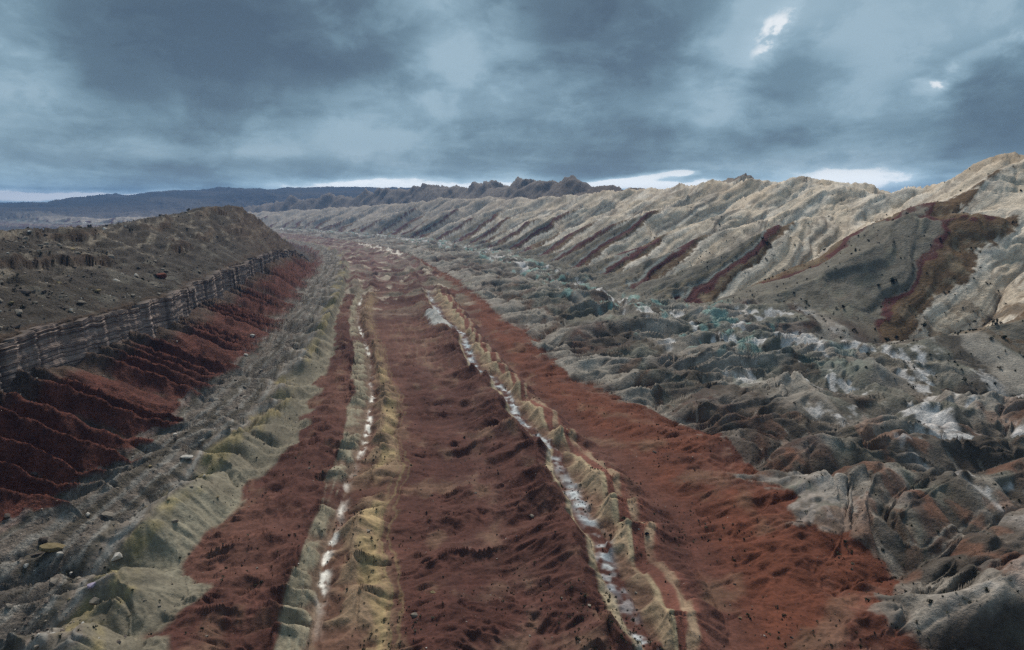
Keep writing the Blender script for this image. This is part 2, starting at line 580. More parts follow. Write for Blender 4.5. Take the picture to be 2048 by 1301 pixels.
    if np.any(on):
        z[on] += sstep(560, 800, s[on]) * sstep(-46, -36, t[on]) * sstep(112, 96, t[on]) * 4.5 * (ridged(s[on] / 55.0, t[on] / 75.0, 3, 133) - 0.9)
    # low ridges and washes that run across the red floor
    fl = np.interp(t, [-50, -44, -30, -24, -4, 14, 26, 50, 58, 86, 94, 112, 122], [0, 0.8, 0.8, 0.1, 0.05, 0.45, 0.85, 0.85, 0.2, 0.05, 0.22, 0.5, 0])
    on = fl > 0.01
    if np.any(on):
        so, to = s[on], t[on]
        z[on] += fl[on] * 2.2 * (ridged(so / 21.0 + 0.5 * perlin(to / 25.0, so / 60.0, 64), to / 55.0, 3, 63, 0.5) - 0.9)
    z = z + 5.5 * np.exp(-((s - 562) / 30.0) ** 2 - ((tw - 57) / 7.0) ** 2)      # the pale outcrop where the right ridge ends
    # badland mounds
    bd = np.interp(tw, [94, 110, 126, 210, 270, 330], [0, 0.3, 1.0, 1.25, 0.8, 0])
    on = bd > 0.01
    if np.any(on):
        so, to = s[on], tw[on]
        wx = 0.45 * fbm(so / 90.0, to / 90.0, 2, 62)
        u1, u2 = so / 50.0 + 0.3 * to / 50.0 + wx, to / 74.0 + wx
        bl = np.abs(perlin(u1, u2, 61)) * 1.5
        b2 = np.abs(perlin(u1 * 2.3 + 4, u2 * 2.1, 65)) * 1.4
        z[on] += bd[on] * (13.5 * (np.sqrt(bl + 0.02) - 0.62) + 7.0 * (np.sqrt(b2 + 0.02) - 0.6) * np.clip(bl * 2, 0.2, 1))
    return z + FLOOR(s)


FAR_Z = I([(-14000, 60), (-8000, 100), (-7600, 104), (-6200, 128), (-5200, 190), (-4100, 285), (-3100, 330), (-2500, 330), (-1700, 330), (-800, 300), (3000, 200), (9000, 150)])


def far_height(x, y):
    r = np.hypot(x, y)
    z = -40 + 14 * fbm(x / 700.0, y / 700.0, 4, 81)
    up = 0.5 * sstep(2600, 9400, y) + 0.5 * sstep(3600, 9400, y)
    z = z + up * (FAR_Z(x) + 40)
    z = z + up * (1 - 0.4 * up) * 60 * (ridged(x / 1500.0 + 0.4 * y / 1500.0, y / 2600.0, 4, 83) - 1.0) * sstep(10700, 8800, y)
    z = z * (1 - 0.5 * sstep(11500, 14500, y))
    # flat-topped buttes beyond
    for (px0, px1, elev, yy, dep) in ((690, 764, 31, 15500, 900), (776, 822, 32, 15800, 900), (120, 250, 4, 15500, 500), (606, 632, 30, 14800, 600)):
        xa = (px0 - 1024) / FOC * yy * 0.985
        xb = (px1 - 1024) / FOC * yy * 0.985
        ht = 100 + elev / FOC * yy
        wv = 60 * perlin(x / 420.0, y / 420.0, 91)
        m = sstep(xa - 260, xa + 40, x + wv) * sstep(xb + 260, xb - 40, x + wv) * sstep(yy - dep, yy - dep + 350, y + wv)
        z = np.maximum(z, m * ht + (1 - m) * -40)
    # the last pale range on the horizon
    rg = sstep(17500, 20000, y) * sstep(21500, 20000, y)
    z = np.maximum(z, rg * (190 + 70 * fbm(x / 1900.0, y * 0 + 0.5, 4, 95)) - 60 * (1 - rg))
    return z


def near_weight(x, y, s, t):
    return sstep(-1350, -800, t) * sstep(7200, 6000, s) * sstep(7500, 6200, np.hypot(x, y)) * sstep(2700, 2200, t)


def base_xy(x, y):
    s, t = to_st(x, y)
    w = near_weight(x, y, s, t)
    z = base(s, t) * w
    fw = w < 0.999
    if np.any(fw):
        z[fw] += far_height(x[fw], y[fw]) * (1 - w[fw])
    return z


def terrain(x, y):
    """final height and the masks that the rock colours need"""
    x = np.asarray(x, float)
    y = np.asarray(y, float)
    s, t = to_st(x, y)
    z = base_xy(x, y)
    rr = np.hypot(x, y)
    h = np.clip(rr * 0.006, 1.5, 60)
    gx = ((base_xy(x + h, y) - z) / h).astype(f32)
    gy = ((base_xy(x, y + h) - z) / h).astype(f32)
    gx = np.clip(gx, -1.5, 1.5)
    gy = np.clip(gy, -1.5, 1.5)
    tw = warp(s, t)
    e = np.zeros_like(z)
    zz = z.copy()

    def add(mask, wgt, cell, octv, amp, seed, branch=1.2):
        on = mask & (wgt > 0.01)
        if not np.any(on):
            return
        g = gully(x[on], y[on], gx[on], gy[on], cell, octv, seed, branch)
        zz[on] += wgt[on] * amp * g
        e[on] += wgt[on] * g

    near = (s < 6500) & (t > -900) & (t < 1500)
    tcl = cliff_t(s)
    add(near, sstep(-92, -80, t) * sstep(128, 108, t), 15.0, 4, 2.4, 101, 0.7)
    add(near, sstep(-92, -86, t) * sstep(128, 108, t), 46.0, 2, 1.0, 102)
    add(near, sstep(0, 6, t - tcl) * sstep(-78, -92, t), 9.0, 4, 1.7, 103)
    add(near, sstep(-96, -86, t) * sstep(-44, -52, t), 17.0, 3, 1.0, 120)
    add(near, sstep(106, 132, tw) * sstep(330, 280, tw), 30.0, 3, 5.0, 104, 0.6)
    add(near & (rr < 1300), sstep(112, 135, tw) * sstep(330, 280, tw), 11.0, 3, 1.3, 125, 0.5)
    add(near, sstep(270, 330, tw) * sstep(520, 420, tw), 34.0, 2, 1.6, 105)
    add(near, sstep(420, 520, tw), 120.0, 2, 5.5, 106)
    on = near & (tw > 420)
    if np.any(on):
        u = fbm(s[on] / 150.0, t[on] / 150.0, 2, 117) * 0.5
        dm = np.abs(perlin(s[on] / 85.0 + u, t[on] / 120.0 + u, 118)) * 1.5
        q_ = (0.8 * s[on] + 0.3 * t[on]) / 62.0 + 0.9 * perlin(s[on] / 150.0, t[on] / 150.0, 123)
        zz[on] += 9.0 * (tri(q_) - 0.5) * np.clip(0.6 + perlin(s[on] / 90.0, t[on] / 130.0, 124), 0, 1.5) * sstep(400, 470, tw[on]) * sstep(760, 680, tw[on])
        zz[on] += 4.5 * (np.sqrt(dm + 0.01) - 0.6) * sstep(430, 520, tw[on])
    add(near, sstep(-2, -10, t - tcl), 30.0, 5, 2.4, 107)
    add(near, sstep(-6, -30, t - tcl), 75.0, 3, 3.5, 119)
    far = ~near & (rr < 13500)
    add(far, np.ones_like(z), 900.0, 4, 42.0, 108)
    # small relief
    k = np.interp(tw, [-400, -140, -95, 100, 130, 280, 420, 600], [1.5, 1.2, 0.35, 0.35, 0.5, 0.5, 0.35, 0.35])
    nn = rr < 3500
    n_small = np.zeros_like(z)
    n_small[nn] = fbm(x[nn] / 7.0, y[nn] / 7.0, 3, 111)
    zz += k * n_small * 0.55 * (t < 1500)
    # bedded ledges of the mesa top
    on = near & (t < tcl - 4) & (t > -900) & (s < 1350)
    if np.any(on):
        zo = zz[on] + 2.2 * fbm(x[on] / 22.0, y[on] / 22.0, 4, 113)
        stepz = 5.2 + 0 * zo
        q = zo / stepz
        fr = q - np.floor(q)
        sharp = np.floor(q) + sstep(0.62, 0.9, fr)
        wl = 0.5 * sstep(0.10, 0.35, fbm(x[on] / 60.0, y[on] / 45.0, 3, 114) + sstep(58, 74, zz[on]) * 0.35)
        zz[on] += wl * (sharp * stepz - zo)
    on = near & (tw > FOOT_T(s) + 6)
    if np.any(on):
        zo = zz[on] - FLOOR(s[on])
        cb_ = tw[on] - zo / 0.55 + STRIKE_C(s[on]) + 9.0 * fbm(s[on] / 160.0, t[on] / 120.0, 2, 121)
        for per, am, of in ((17.0, 2.0, 0.0), (6.1, 0.45, 0.3)):
            q = cb_ / per + of
            fr = q - np.floor(q)
            am = am * np.clip(0.75 + 1.1 * fbm(s[on] / 110.0 + per, t[on] / 70.0 + np.floor(q) * 0.37, 2, 122), 0, 1.7)
            zz[on] += am * (sstep(0.0, 0.75, fr) - sstep(0.8, 1.0, fr) - 0.5) * sstep(262, 300, tw[on])
    # joints in the slickrock
    on = near & (tw > 400)
    if np.any(on):
        ph = (s[on] * 0.8 + t[on] * 0.45) / 64.0 + 0.7 * fbm(s[on] / 60.0, t[on] / 60.0, 3, 115)
        cr = np.exp(-((ph - np.round(ph)) / 0.07) ** 2)
        zz[on] -= 2.6 * cr * sstep(400, 480, tw[on])
        ph2 = (s[on] * 0.35 - t[on] * 0.5) / 52.0 + 0.8 * fbm(s[on] / 50.0 + 9, t[on] / 50.0, 3, 116)
        cr2 = np.exp(-((ph2 - np.round(ph2)) / 0.06) ** 2)
        zz[on] -= 1.6 * cr2 * sstep(400, 480, tw[on])
    return zz, e, s, t, tw, n_small, gx, gy


# ------------------------------------------------------------------ rock colours by strata
def A_(r, g, b, k=0.98):
    return np.array([min(0.70, v * k) for v in lin(r, g, b)], dtype=f32)


RED = A_(80, 51, 45)
RED_D = A_(64, 38, 34)
RED_O = A_(99, 56, 40)
RED_P = A_(108, 76, 66)
PURP = A_(94, 68, 61)
TALUS_RED = A_(94, 57, 49)
GREY_T = A_(88, 82, 73)
MESA = A_(70, 64, 59)
MESA_P = A_(132, 122, 110)
MESA_B = A_(80, 62, 50)
LILAC = A_(112, 103, 96)
GREEN = A_(114, 107, 94)
GREEN_P = A_(140, 135, 119)
DARKG = A_(72, 68, 60)
YELL = A_(128, 116, 84)
YELL2 = A_(152, 132, 100)
TAN = A_(134, 112, 92)
CREAM = A_(160, 146, 122)
WHITE = A_(214, 210, 204)
TEAL = A_(118, 152, 148)
BADL = A_(110, 109, 101)
BADL_D = A_(74, 66, 59)
BADL_P = A_(150, 142, 134)
ORNG = A_(124, 82, 62)
SLOPE = A_(108, 103, 95)
MAROON = A_(78, 42, 42)
BROWN = A_(98, 78, 58)
OCHRE = A_(134, 114, 76)
SLICK = A_(200, 187, 172)
SLICK_T = A_(184, 166, 144)
SLICK_W = A_(204, 199, 192)
CRAG = A_(84, 74, 70)
FAR1 = A_(48, 52, 54)
FAR2 = A_(80, 76, 72)


def lay(c, m, k):
    m = np.asarray(m, dtype=f32)[:, None]
    c += (k[None, :] - c) * m


def rock_colour(x, y, z, e, s, t, tw, ns, gx, gy):
    n = x.size
    c = np.empty((n, 3), dtype=f32)
    c[:] = RED
    rr = np.hypot(x, y)
    zl = z - FLOOR(s)
    # broad noises
    nb = fbm(s / 90.0, t / 60.0, 4, 201)
    nm = fbm(s / 24.0, t / 14.0, 4, 202)
    nf = fbm(x / 5.0, y / 5.0, 3, 203)
    slope = np.sqrt(gx * gx + gy * gy)
    # ---- valley floor reds
    lay(c, sstep(-0.1, 0.7, nb) * 0.55, RED_P)
    lay(c, sstep(0.1, 0.8, -nb) * 0.6, RED_D)
    lay(c, sstep(86, 100, tw) * 0.75, RED_O)
    lay(c, sstep(86, 104, tw) * sstep(0.05, 0.6, nb + 0.3 * nm) * 0.6, RED_D)
    lay(c, sstep(15, 30, tw) * sstep(58, 50, tw) * sstep(-0.2, 0.5, nm) * 0.5, PURP)
    lay(c, sstep(0.25, 0.8, nm) * 0.3, TAN)
    str1 = np.sin((tw + 2.5 * nm) * 1.1)
    lay(c, sstep(12, 20, tw) * sstep(60, 52, tw) * sstep(0.7, 1.0, str1) * sstep(0.1, 0.5, nb) * 0.28, TAN)
    # far floor gets paler and more purple
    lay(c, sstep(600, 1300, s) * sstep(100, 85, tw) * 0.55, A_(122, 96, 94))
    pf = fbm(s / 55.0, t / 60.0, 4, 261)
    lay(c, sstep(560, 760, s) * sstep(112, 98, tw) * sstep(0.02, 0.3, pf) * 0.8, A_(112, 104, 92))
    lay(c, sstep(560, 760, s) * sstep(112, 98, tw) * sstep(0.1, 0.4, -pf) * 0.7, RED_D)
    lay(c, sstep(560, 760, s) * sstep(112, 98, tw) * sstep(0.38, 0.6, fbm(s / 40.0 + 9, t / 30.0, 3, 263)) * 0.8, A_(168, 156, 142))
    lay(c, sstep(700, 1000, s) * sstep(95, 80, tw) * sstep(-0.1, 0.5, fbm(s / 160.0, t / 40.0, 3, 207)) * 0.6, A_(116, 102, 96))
    # ---- left ridge: green mounds, white wash, yellow mounds
    wob = wob_l(s)
    gap1 = sstep(0.0, 0.22, np.abs(np.sin(s / 91.0 + 0.6)))
    cl = tw - 0.45 * zl + 2.2 * nm + 1.2 * nb
    inl = s < 1100
    fade = sstep(900, 700, s)
    hi = sstep(1.0, 2.6, zl)
    lay(c, sstep(-26.5, -24, cl) * sstep(-10, -12, cl - wob) * fade * gap1 * (0.35 + 0.65 * hi), A_(134, 125, 108))
    lay(c, sstep(-26.5, -24, cl) * sstep(-10, -12, cl - wob) * fade * sstep(0.2, 0.9, np.sin(cl * 1.7)) * hi * 0.5, GREEN_P)
    lay(c, sstep(-13, -11, cl - wob) * sstep(9, 2, cl) * fade * np.interp(s, [250, 520], [1, 0.45]) * (0.2 + 0.8 * gap1) * (0.22 + 0.78 * sstep(0.9, 3.0, zl)), TAN)
    lay(c, sstep(-4, -1, cl) * sstep(6, 3.5, cl) * fade * np.interp(s, [250, 520], [1, 0.35]) * sstep(0.0, 0.55, nm + 0.5 * nb + 0.25) * gap1, YELL2)
    lay(c, sstep(2, 4, cl) * sstep(9, 7, cl) * fade * sstep(0.4, 0.95, np.sin(cl * 2.6)) * 0.5, YELL)
    wsh = np.exp(-((t - (-10 + wob)) / 1.5) ** 2)
    brk = 0.1 + 0.9 * sstep(-0.35, 0.2, fbm(s / 34.0, s * 0 + 3.3, 3, 245))
    lay(c, np.clip(wsh * brk * 1.5 * sstep(-0.3, 0.5, nf + 0.6 * nm), 0, 1) * fade * (0.25 + 0.75 * gap1), WHITE)
    # ---- right ridge: white wash between red scarp and cream cuesta
    wob2 = wob_r(s)
    fade2 = sstep(820, 700, s)
    cr = tw - wob2 - 0.3 * (zl - 4) + 1.0 * nm
    lay(c, sstep(57.5, 59, cr) * sstep(61.5, 60, cr) * fade2 * 0.85, CREAM)
    brk = 0.25 + 0.75 * sstep(3.6, 6.2, zl + 1.2 * nm)
    fade2 = fade2 * brk
    lay(c, sstep(66, 68, cr) * sstep(77.5, 75.5, cr) * fade2, A_(150, 130, 108))
    lay(c, sstep(73.2, 74.4, cr) * sstep(77, 75.6, cr) * fade2 * 0.7, A_(158, 144, 118))
    lay(c, sstep(75.6, 76.8, cr) * sstep(86, 83, cr) * fade2, A_(112, 72, 62))
    lay(c, sstep(81.0, 81.8, cr) * sstep(83.8, 82.8, cr) * fade2 * 0.55, CREAM)
    wsh2 = np.exp(-((t - (64 + wob2)) / 2.5) ** 2)
    fade2 = sstep(820, 700, s) * (0.35 + 0.65 * sstep(-0.45, 0.1, fbm(s / 40.0, s * 0 + 7.7, 3, 243)))
    lay(c, np.clip(wsh2 * 1.4 * sstep(-0.4, 0.7, nf + 0.6 * nm), 0, 1) * fade2, A_(176, 180, 184))
    lay(c, wsh2 * sstep(0.15, 0.5, fbm(x / 9.0, y / 9.0, 2, 209)) * fade2 * 0.5, A_(150, 172, 186))
    lay(c, sstep(0.3, 0.55, np.exp(-((s - 562) / 34.0) ** 2 - ((tw - 57) / 8.0) ** 2) + 0.12 * nf) * 0.85, A_(172, 172, 170))
    # far white slabs of the same ridge
    slab = sstep(1350, 1420, s) * sstep(2150, 2000, s) * sstep(50, 56, tw) * sstep(80, 76, tw)
    lay(c, slab * sstep(-0.2, 0.3, np.sin(s / 26.0) + nm), A_(206, 196, 186))
    # ---- badlands
    cb = tw - 1.1 * (zl - 9) + 3.5 * nm + 4.0 * nb
    mb = sstep(L7_T(s) - 3, L7_T(s) + 2, tw + 2.2 * (zl - 6.0) + 6.0 * nm + 3.0 * nf)
    lay(c, sstep(L7_T(s) - 14, L7_T(s), tw + 5 * nm) * sstep(-0.1, 0.5, nf + nm) * 0.45, A_(112, 82, 72))
    lay(c, mb, BADL)
    lay(c, mb * sstep(L7_T(s) + 14, L7_T(s) + 2, tw) * sstep(-0.2, 0.4, nm + 0.5 * nf) * 0.6, RED_P)
    lay(c, mb * sstep(-0.2, 0.45, np.sin(cb / 6.5 + 2.5 * nb)) * 0.85, BADL_D)
    lay(c, mb * sstep(0.3, 0.8, np.sin(cb / 10.0 + 1.7 + nb)) * 0.8, BADL_P)
    lay(c, mb * sstep(13, 17.0, zl + 2 * nm) * sstep(190, 150, tw) * 0.7, BADL_P)
    lay(c, mb * sstep(0.2, 0.75, nb + 0.4 * nm) * 0.3, PURP)
    lay(c, mb * sstep(9.0, 4.0, zl) * sstep(170, 140, tw) * sstep(-0.2, 0.4, nm + nb) * 0.75, RED_D)
    lay(c, mb * sstep(0.8, 0.97, np.sin(cb / 21.0 + 0.4 + nb)) * sstep(-0.1, 0.4, nb) * 0.75, RED_D)
    lay(c, mb * sstep(145, 135, cb) * sstep(0.55, 0.95, np.sin(cb / 6.0 + 3.0)) * 0.55, ORNG)
    lay(c, mb * sstep(0.5, 0.95, np.sin(cb / 17.0 + 4.4)) * sstep(-0.15, 0.35, -nb) * 0.6, GREEN)
    wx_ = 0.45 * fbm(s / 90.0, tw / 90.0, 2, 62)
    u1_, u2_ = s / 50.0 + 0.3 * tw / 50.0 + wx_, tw / 74.0 + wx_
    c1_ = np.abs(perlin(u1_, u2_, 61))
    c2_ = np.abs(perlin(u1_ * 2.3 + 4, u2_ * 2.1, 65))
    onb = mb * sstep(330, 290, tw)
    lay(c, onb * sstep(0.16, 0.30, c1_) * sstep(-0.25, 0.2, nm) * 0.5, A_(126, 120, 114))
    lay(c, onb * sstep(0.30, 0.12, c1_) * 0.35, BADL_D)
    lay(c, onb * sstep(0.030, 0.012, c1_ + 0.012 * nf) * 0.75, BADL_P)
    lay(c, onb * sstep(0.028, 0.010, c2_ + 0.012 * nf) * sstep(0.3, 0.12, c1_) * 0.6, BADL_P)
    nearb = onb * sstep(300, 210, s)
    lay(c, nearb * sstep(-0.25, 0.35, fbm(s / 26.0 + 2, t / 34.0, 4, 271)) * 0.75, A_(74, 66, 60))
    lay(c, nearb * sstep(0.20, 0.5, fbm(s / 22.0 + 8, t / 16.0, 4, 273)) * 0.45, A_(120, 80, 62))
    lay(c, nearb * sstep(0.38, 0.55, c1_) * sstep(0.0, 0.5, nf + nm) * 0.4, A_(156, 150, 146))
    tl = fbm(s / 30.0 + 40, t / 22.0, 3, 211)
    lay(c, mb * sstep(165, 185, tw) * sstep(300, 270, tw) * sstep(0.30, 0.52, tl + 0.25 * nf) * sstep(280, 430, s) * 0.7, TEAL)
    wl = fbm(s / 34.0 + 7, t / 24.0, 4, 213)
    lay(c, mb * sstep(175, 195, tw) * sstep(330, 290, tw) * sstep(0.30, 0.62, wl + 0.35 * nf - 0.25 * e) * 0.85, A_(196, 192, 192))
    # pale dry washes between the mounds
    lay(c, mb * sstep(320, 280, tw) * sstep(-0.62, -0.85, e) * 0.55, BADL_P)
    # ---- reef: strata dipping towards the valley
    k = 0.55
    co = tw - zl / k + 2.2 * nm + 2.0 * nb + STRIKE_C(s)
    mr = sstep(FOOT_T(s) - 26, FOOT_T(s) - 8, tw + 6 * nm)
    lay(c, mr, SLOPE)
    lay(c, mr * sstep(0.1, 0.8, nm) * 0.5, A_(120, 116, 102))
    lay(c, mr * sstep(0.2, 0.8, -nm - 0.3 * nf) * 0.5, A_(86, 80, 68))
    lay(c, mr * sstep(247, 249, co) * sstep(252, 250, co) * 0.3 * sstep(520, 640, s), OCHRE)
    lay(c, mr * sstep(255.0, 256, co) * sstep(259, 257.5, co) * 0.45 * sstep(540, 640, s), A_(138, 150, 152))
    lay(c, mr * sstep(258, 259.5, co), MAROON)
    mth = np.interp(s, [430, 500, 560, 640], [2.5, 3.5, 6.0, 8.0])
    lay(c, mr * sstep(258.5 + mth, 259.5 + mth, co), BROWN)
    lay(c, mr * sstep(264, 268, co) * sstep(0.0, 0.4, nm + 0.6 * nf) * 0.6, A_(124, 112, 94))
    lay(c, mr * sstep(275, 278, co + 3 * nf - CANYON_B(s)), SLICK)
    sl = mr * sstep(275, 278, co + 3 * nf - CANYON_B(s))
    ln_ = np.sin(co * 1.19 + 1.5 * nb)
    lay(c, mr * sstep(0.55, 0.95, ln_) * sstep(-0.3, 0.3, nm + 0.5 * nb) * 0.45, A_(92, 80, 70))
    ln2 = np.sin(co * 0.47 + 2.0 + nb)
    lay(c, sl * sstep(0.7, 0.95, ln2) * 0.5, A_(104, 90, 78))
    band = np.sin(co / 6.5 + 1.2 * nb)
    lay(c, sl * sstep(0.0, 0.9, band) * 0.4, SLICK_T)
    lay(c, sl * sstep(0.2, 0.9, -band) * 0.4, SLICK_W)
    cap = sl * sstep(640, 615, s) * sstep(520, 545, s) * sstep(136, 144, zl + 4 * nm)
    lay(c, cap * 0.6, BROWN)
    lay(c, sl * sstep(308, 318, co) * sstep(326, 321, co) * 0.55, BROWN)
    lay(c, sl * sstep(480, 560, tw) * sstep(0.0, 0.7, nb + 0.2) * 0.55, SLICK_T)
    lay(c, sl * sstep(0.25, 0.7, fbm(s / 40.0, t / 55.0, 4, 217)) * 0.5, A_(132, 120, 108))
    lay(c, mr * sstep(590, 690, tw + 20 * nb) * sstep(1500, 1900, s), CRAG)
    lay(c, sl * sstep(1500, 2600, s) * 0.6, A_(128, 120, 114))
    lay(c, mr * sstep(1132, 1140, s) * sstep(1330, 1310, s) * np.exp(-((t - 665) / 30.0) ** 2), CRAG)
    lay(c, mr * sstep(440, 400, s) * sstep(520, 460, tw) * sstep(-0.35, 0.25, nm + 0.5 * nf + 0.4 * nb) * 0.8, BROWN)
    lay(c, mr * sstep(440, 400, s) * sstep(480, 420, tw) * sstep(0.2, 0.6, nm) * 0.5, A_(104, 98, 90))
    # darker grey brown tone in the slickrock rills
    lay(c, sl * sstep(-0.35, -0.8, e) * 0.35, A_(110, 98, 86))
    # ---- green hogback and grey apron on the left
    cg = tw - 0.75 * (zl - 4) + 3.0 * nm + 2.0 * nb
    cg = cg - 7.0 * (hog_tri(s, tw) - 0.55) * sstep(-66, -56, tw)
    far_b = sstep(-0.25, 0.25, fbm(s / 120.0, t / 60.0, 3, 241) + 0.6 * sstep(1000, 700, s))
    mg = sstep(-42.0, -44.5, cg) * np.where(tw > -68, far_b, 1)
    lay(c, mg, GREEN)
    lay(c, mg * sstep(0.0, 0.8, nb + 0.4 * nm) * 0.5, GREEN_P)
    lay(c, mg * sstep(0.2, 0.8, -nb) * 0.4, DARKG)
    lay(c, sstep(-57.5, -61.5, cg) * far_b * sstep(-0.35, 0.45, nm + 0.4 * nf + 0.1) * 0.75, YELL)
    lay(c, sstep(-66, -68.5, cg), LILAC)
    lay(c, sstep(-66, -68.5, cg) * sstep(0.2, 0.9, np.sin(cg * 1.25)) * 0.6, A_(136, 134, 130))
    lay(c, sstep(-66, -68.5, cg) * sstep(0.3, 0.9, np.sin(cg * 0.7 + 2)) * 0.7, DARKG)
    lay(c, sstep(-90.5, -92.5, cg) * sstep(-96, -94, cg) * 0.35, A_(120, 92, 88))
    tp = tal_tri(s, t)
    lay(c, sstep(-94, -95.5, cg - 14 * (tp - 0.5) - 2.5 * nf), TALUS_RED)
    tcl = cliff_t(s)
    intal = sstep(-93, -95, cg - 14 * (tp - 0.5) - 2.5 * nf) * (t > tcl - 3)
    lay(c, intal * sstep(0.42, 0.16, tp + 0.12 * nm) * 0.9, GREY_T)
    lay(c, intal * sstep(tcl + 16, tcl + 4, t + 3 * nm) * 0.7, GREY_T)
    lay(c, intal * sstep(0.2, 0.7, nm) * 0.3, A_(92, 56, 50))
    ap = sstep(-66, -68.5, cg) * (t > tcl + 20) * sstep(4.5, 2.0, zl)
    lay(c, ap * 0.7, A_(104, 98, 94))
    # ---- mesa
    mm = (t < tcl - 2.2).astype(f32)
    lay(c, mm, MESA)
    lay(c, mm * sstep(0.0, 0.7, nb + 0.3 * nm) * 0.5, A_(62, 56, 48))
    lay(c, mm * sstep(0.1, 0.5, fbm(s / 34.0, t / 9.0, 4, 219)) * sstep(54, 66, zl) * 0.75, MESA_P)
    lay(c, mm * sstep(0.15, 0.5, fbm(s / 26.0 + 3, t / 7.0, 4, 221)) * 0.7, A_(60, 52, 45))
    lay(c, mm * sstep(0.7, 1.0, slope) * 0.5, MESA_B)
    lay(c, mm * sstep(0.25, 0.7, fbm(x / 24.0 + 5, y / 24.0, 3, 223)) * sstep(66, 56, zl) * 0.5, A_(112, 108, 100))
    # ---- far land
    w = near_weight(x, y, s, t)
    fm = 1 - w
    fm = np.where((t < -500) & (s > 900), 1.0, fm)
    lay(c, fm, FAR1)
    nfar = fbm(x / 900.0, y / 400.0, 4, 227)
    lay(c, fm * sstep(0.1, 0.6, nfar) * 0.7, FAR2)
    lay(c, fm * sstep(4400, 3600, y) * sstep(0.1, 0.5, fbm(x / 500.0, y / 220.0, 4, 229)) * 0.8, A_(176, 168, 160))
    lay(c, fm * sstep(0.2, 0.8, -nfar) * 0.6, A_(58, 58, 54))
    # fine tone everywhere
    tone = 1 + 0.16 * nf + 0.10 * ns
    c *= np.clip(tone, 0.6, 1.4)[:, None]
    return np.clip(c, 0.01, 0.8)


# ------------------------------------------------------------------ terrain meshes: a fan of rays from under the drone, denser where the land is steep
N_ROW = 1060
az_f = np.linspace(-40.5, 40.5, 1060)
az_all = np.concatenate([np.linspace(-75, -41, 36), az_f, np.linspace(41, 75, 36)])
N_COL = az_all.size
az_c = np.linspace(-76, 76, 230)
r_s = np.exp(np.linspace(math.log(50.0), math.log(23000.0), 2600))
ac = az_c[:, None] * D2R
Xc = np.sin(ac) * r_s[None, :]
Yc = np.cos(ac) * r_s[None, :]
Zc = base_xy(Xc.ravel(), Yc.ravel()).reshape(Xc.shape)
ang = np.arctan((Zc - CAM_H) / r_s[None, :])
da = np.abs(np.diff(ang, axis=1))
dl = np.diff(np.log(r_s))[None, :]
cm = np.maximum.accumulate(ang, axis=1)[:, :-1]
vis = np.where(ang[:, 1:] < cm - 0.004, 0.12, 1.0)
wrow = vis * (da + 0.022 * dl) + 0.010 * dl
cw = np.concatenate([np.zeros((az_c.size, 1)), np.cumsum(wrow, axis=1)], axis=1)
cw /= cw[:, -1:]
kk = np.ones(9) / 9.0
cw = np.stack([np.convolve(np.pad(cw[:, j], 4, mode="edge"), kk, mode="valid") for j in range(cw.shape[1])], axis=1)
q = np.linspace(0, 1, N_ROW)
lr = np.stack([np.interp(q, cw[i], np.log(r_s)) for i in range(az_c.size)])          # coarse columns x rows
LR = np.empty((N_COL, N_ROW))
for j in range(N_ROW):
    LR[:, j] = np.interp(az_all, az_c, lr[:, j])
R_ = np.exp(LR)
X = np.sin(az_all[:, None] * D2R) * R_
Y = np.cos(az_all[:, None] * D2R) * R_
xf, yf = X.ravel(), Y.ravel()
zf, ef, sf, tf, twf, nsf, gxf, gyf = terrain(xf, yf)
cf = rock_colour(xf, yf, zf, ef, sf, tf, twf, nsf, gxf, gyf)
co_all = np.stack([xf, yf, zf], axis=1).astype(f32)
idx = np.arange(N_COL * N_ROW).reshape(N_COL, N_ROW)
quads = np.stack([idx[:-1, :-1], idx[1:, :-1], idx[1:, 1:], idx[:-1, 1:]], axis=-1).reshape(-1, 4)
qv = quads[:, 0]
nw = near_weight(xf, yf, sf, tf)
tq, sq = tf[qv], sf[qv]
zone = np.full(qv.size, 1)
zone[tq < -70] = 0
zone[tq > L7_T(sq)] = 2
zone[tq > FOOT_T(sq) - 14] = 3
zone[(nw[qv] < 0.5) | ((tq < -500) & (sq > 900))] = 4
NAMES = ["mesa_slope", "valley_ground", "badland_hills", "reef_hills", "far_plateau_hills"]


# ------------------------------------------------------------------ materials
def rock_material(name, grain, bump, rough=0.92, fine=0.22, gscale=1.0):
    m = bpy.data.materials.new(name)
    m.use_nodes = True
    nt = m.node_tree
    nt.nodes.clear()
    M = Nodes(nt)
    o = M.new("ShaderNodeOutputMaterial")
    b = M.new("ShaderNodeBsdfPrincipled")
    b.inputs["Roughness"].default_value = rough
    b.inputs["Specular IOR Level"].default_value = 0.15
    at = M.new("ShaderNodeAttribute", attribute_name="rock_colour")
    geo = M.new("ShaderNodeNewGeometry")
    pos = geo.outputs["Position"]
    g1 = M.noise(pos, 0.9 * gscale, 5.0, 0.65)
    g2 = M.noise(pos, 0.11 * gscale, 4.0, 0.6)
    t1 = M.map_range(g1, 0.25, 0.75, 1 - fine, 1 + fine, False)
    t2 = M.map_range(g2, 0.25, 0.75, 1 - fine * 0.7, 1 + fine * 0.7, False)
    tt = M.math("MULTIPLY", t1, t2)
    vm = M.new("ShaderNodeVectorMath", operation="SCALE")
    M.put(vm.inputs[0], at.outputs["Color"])
    M.put(vm.inputs["Scale"], tt)
    M.put(b.inputs["Base Color"], vm.outputs[0])
    bp = M.new("ShaderNodeBump")
    bp.inputs["Strength"].default_value = bump
    bp.inputs["Distance"].default_value = grain
    M.put(bp.inputs["Height"], g1)
    M.put(b.inputs["Normal"], bp.outputs[0])
    M.l.new(b.outputs[0], o.inputs["Surface"])
    return m


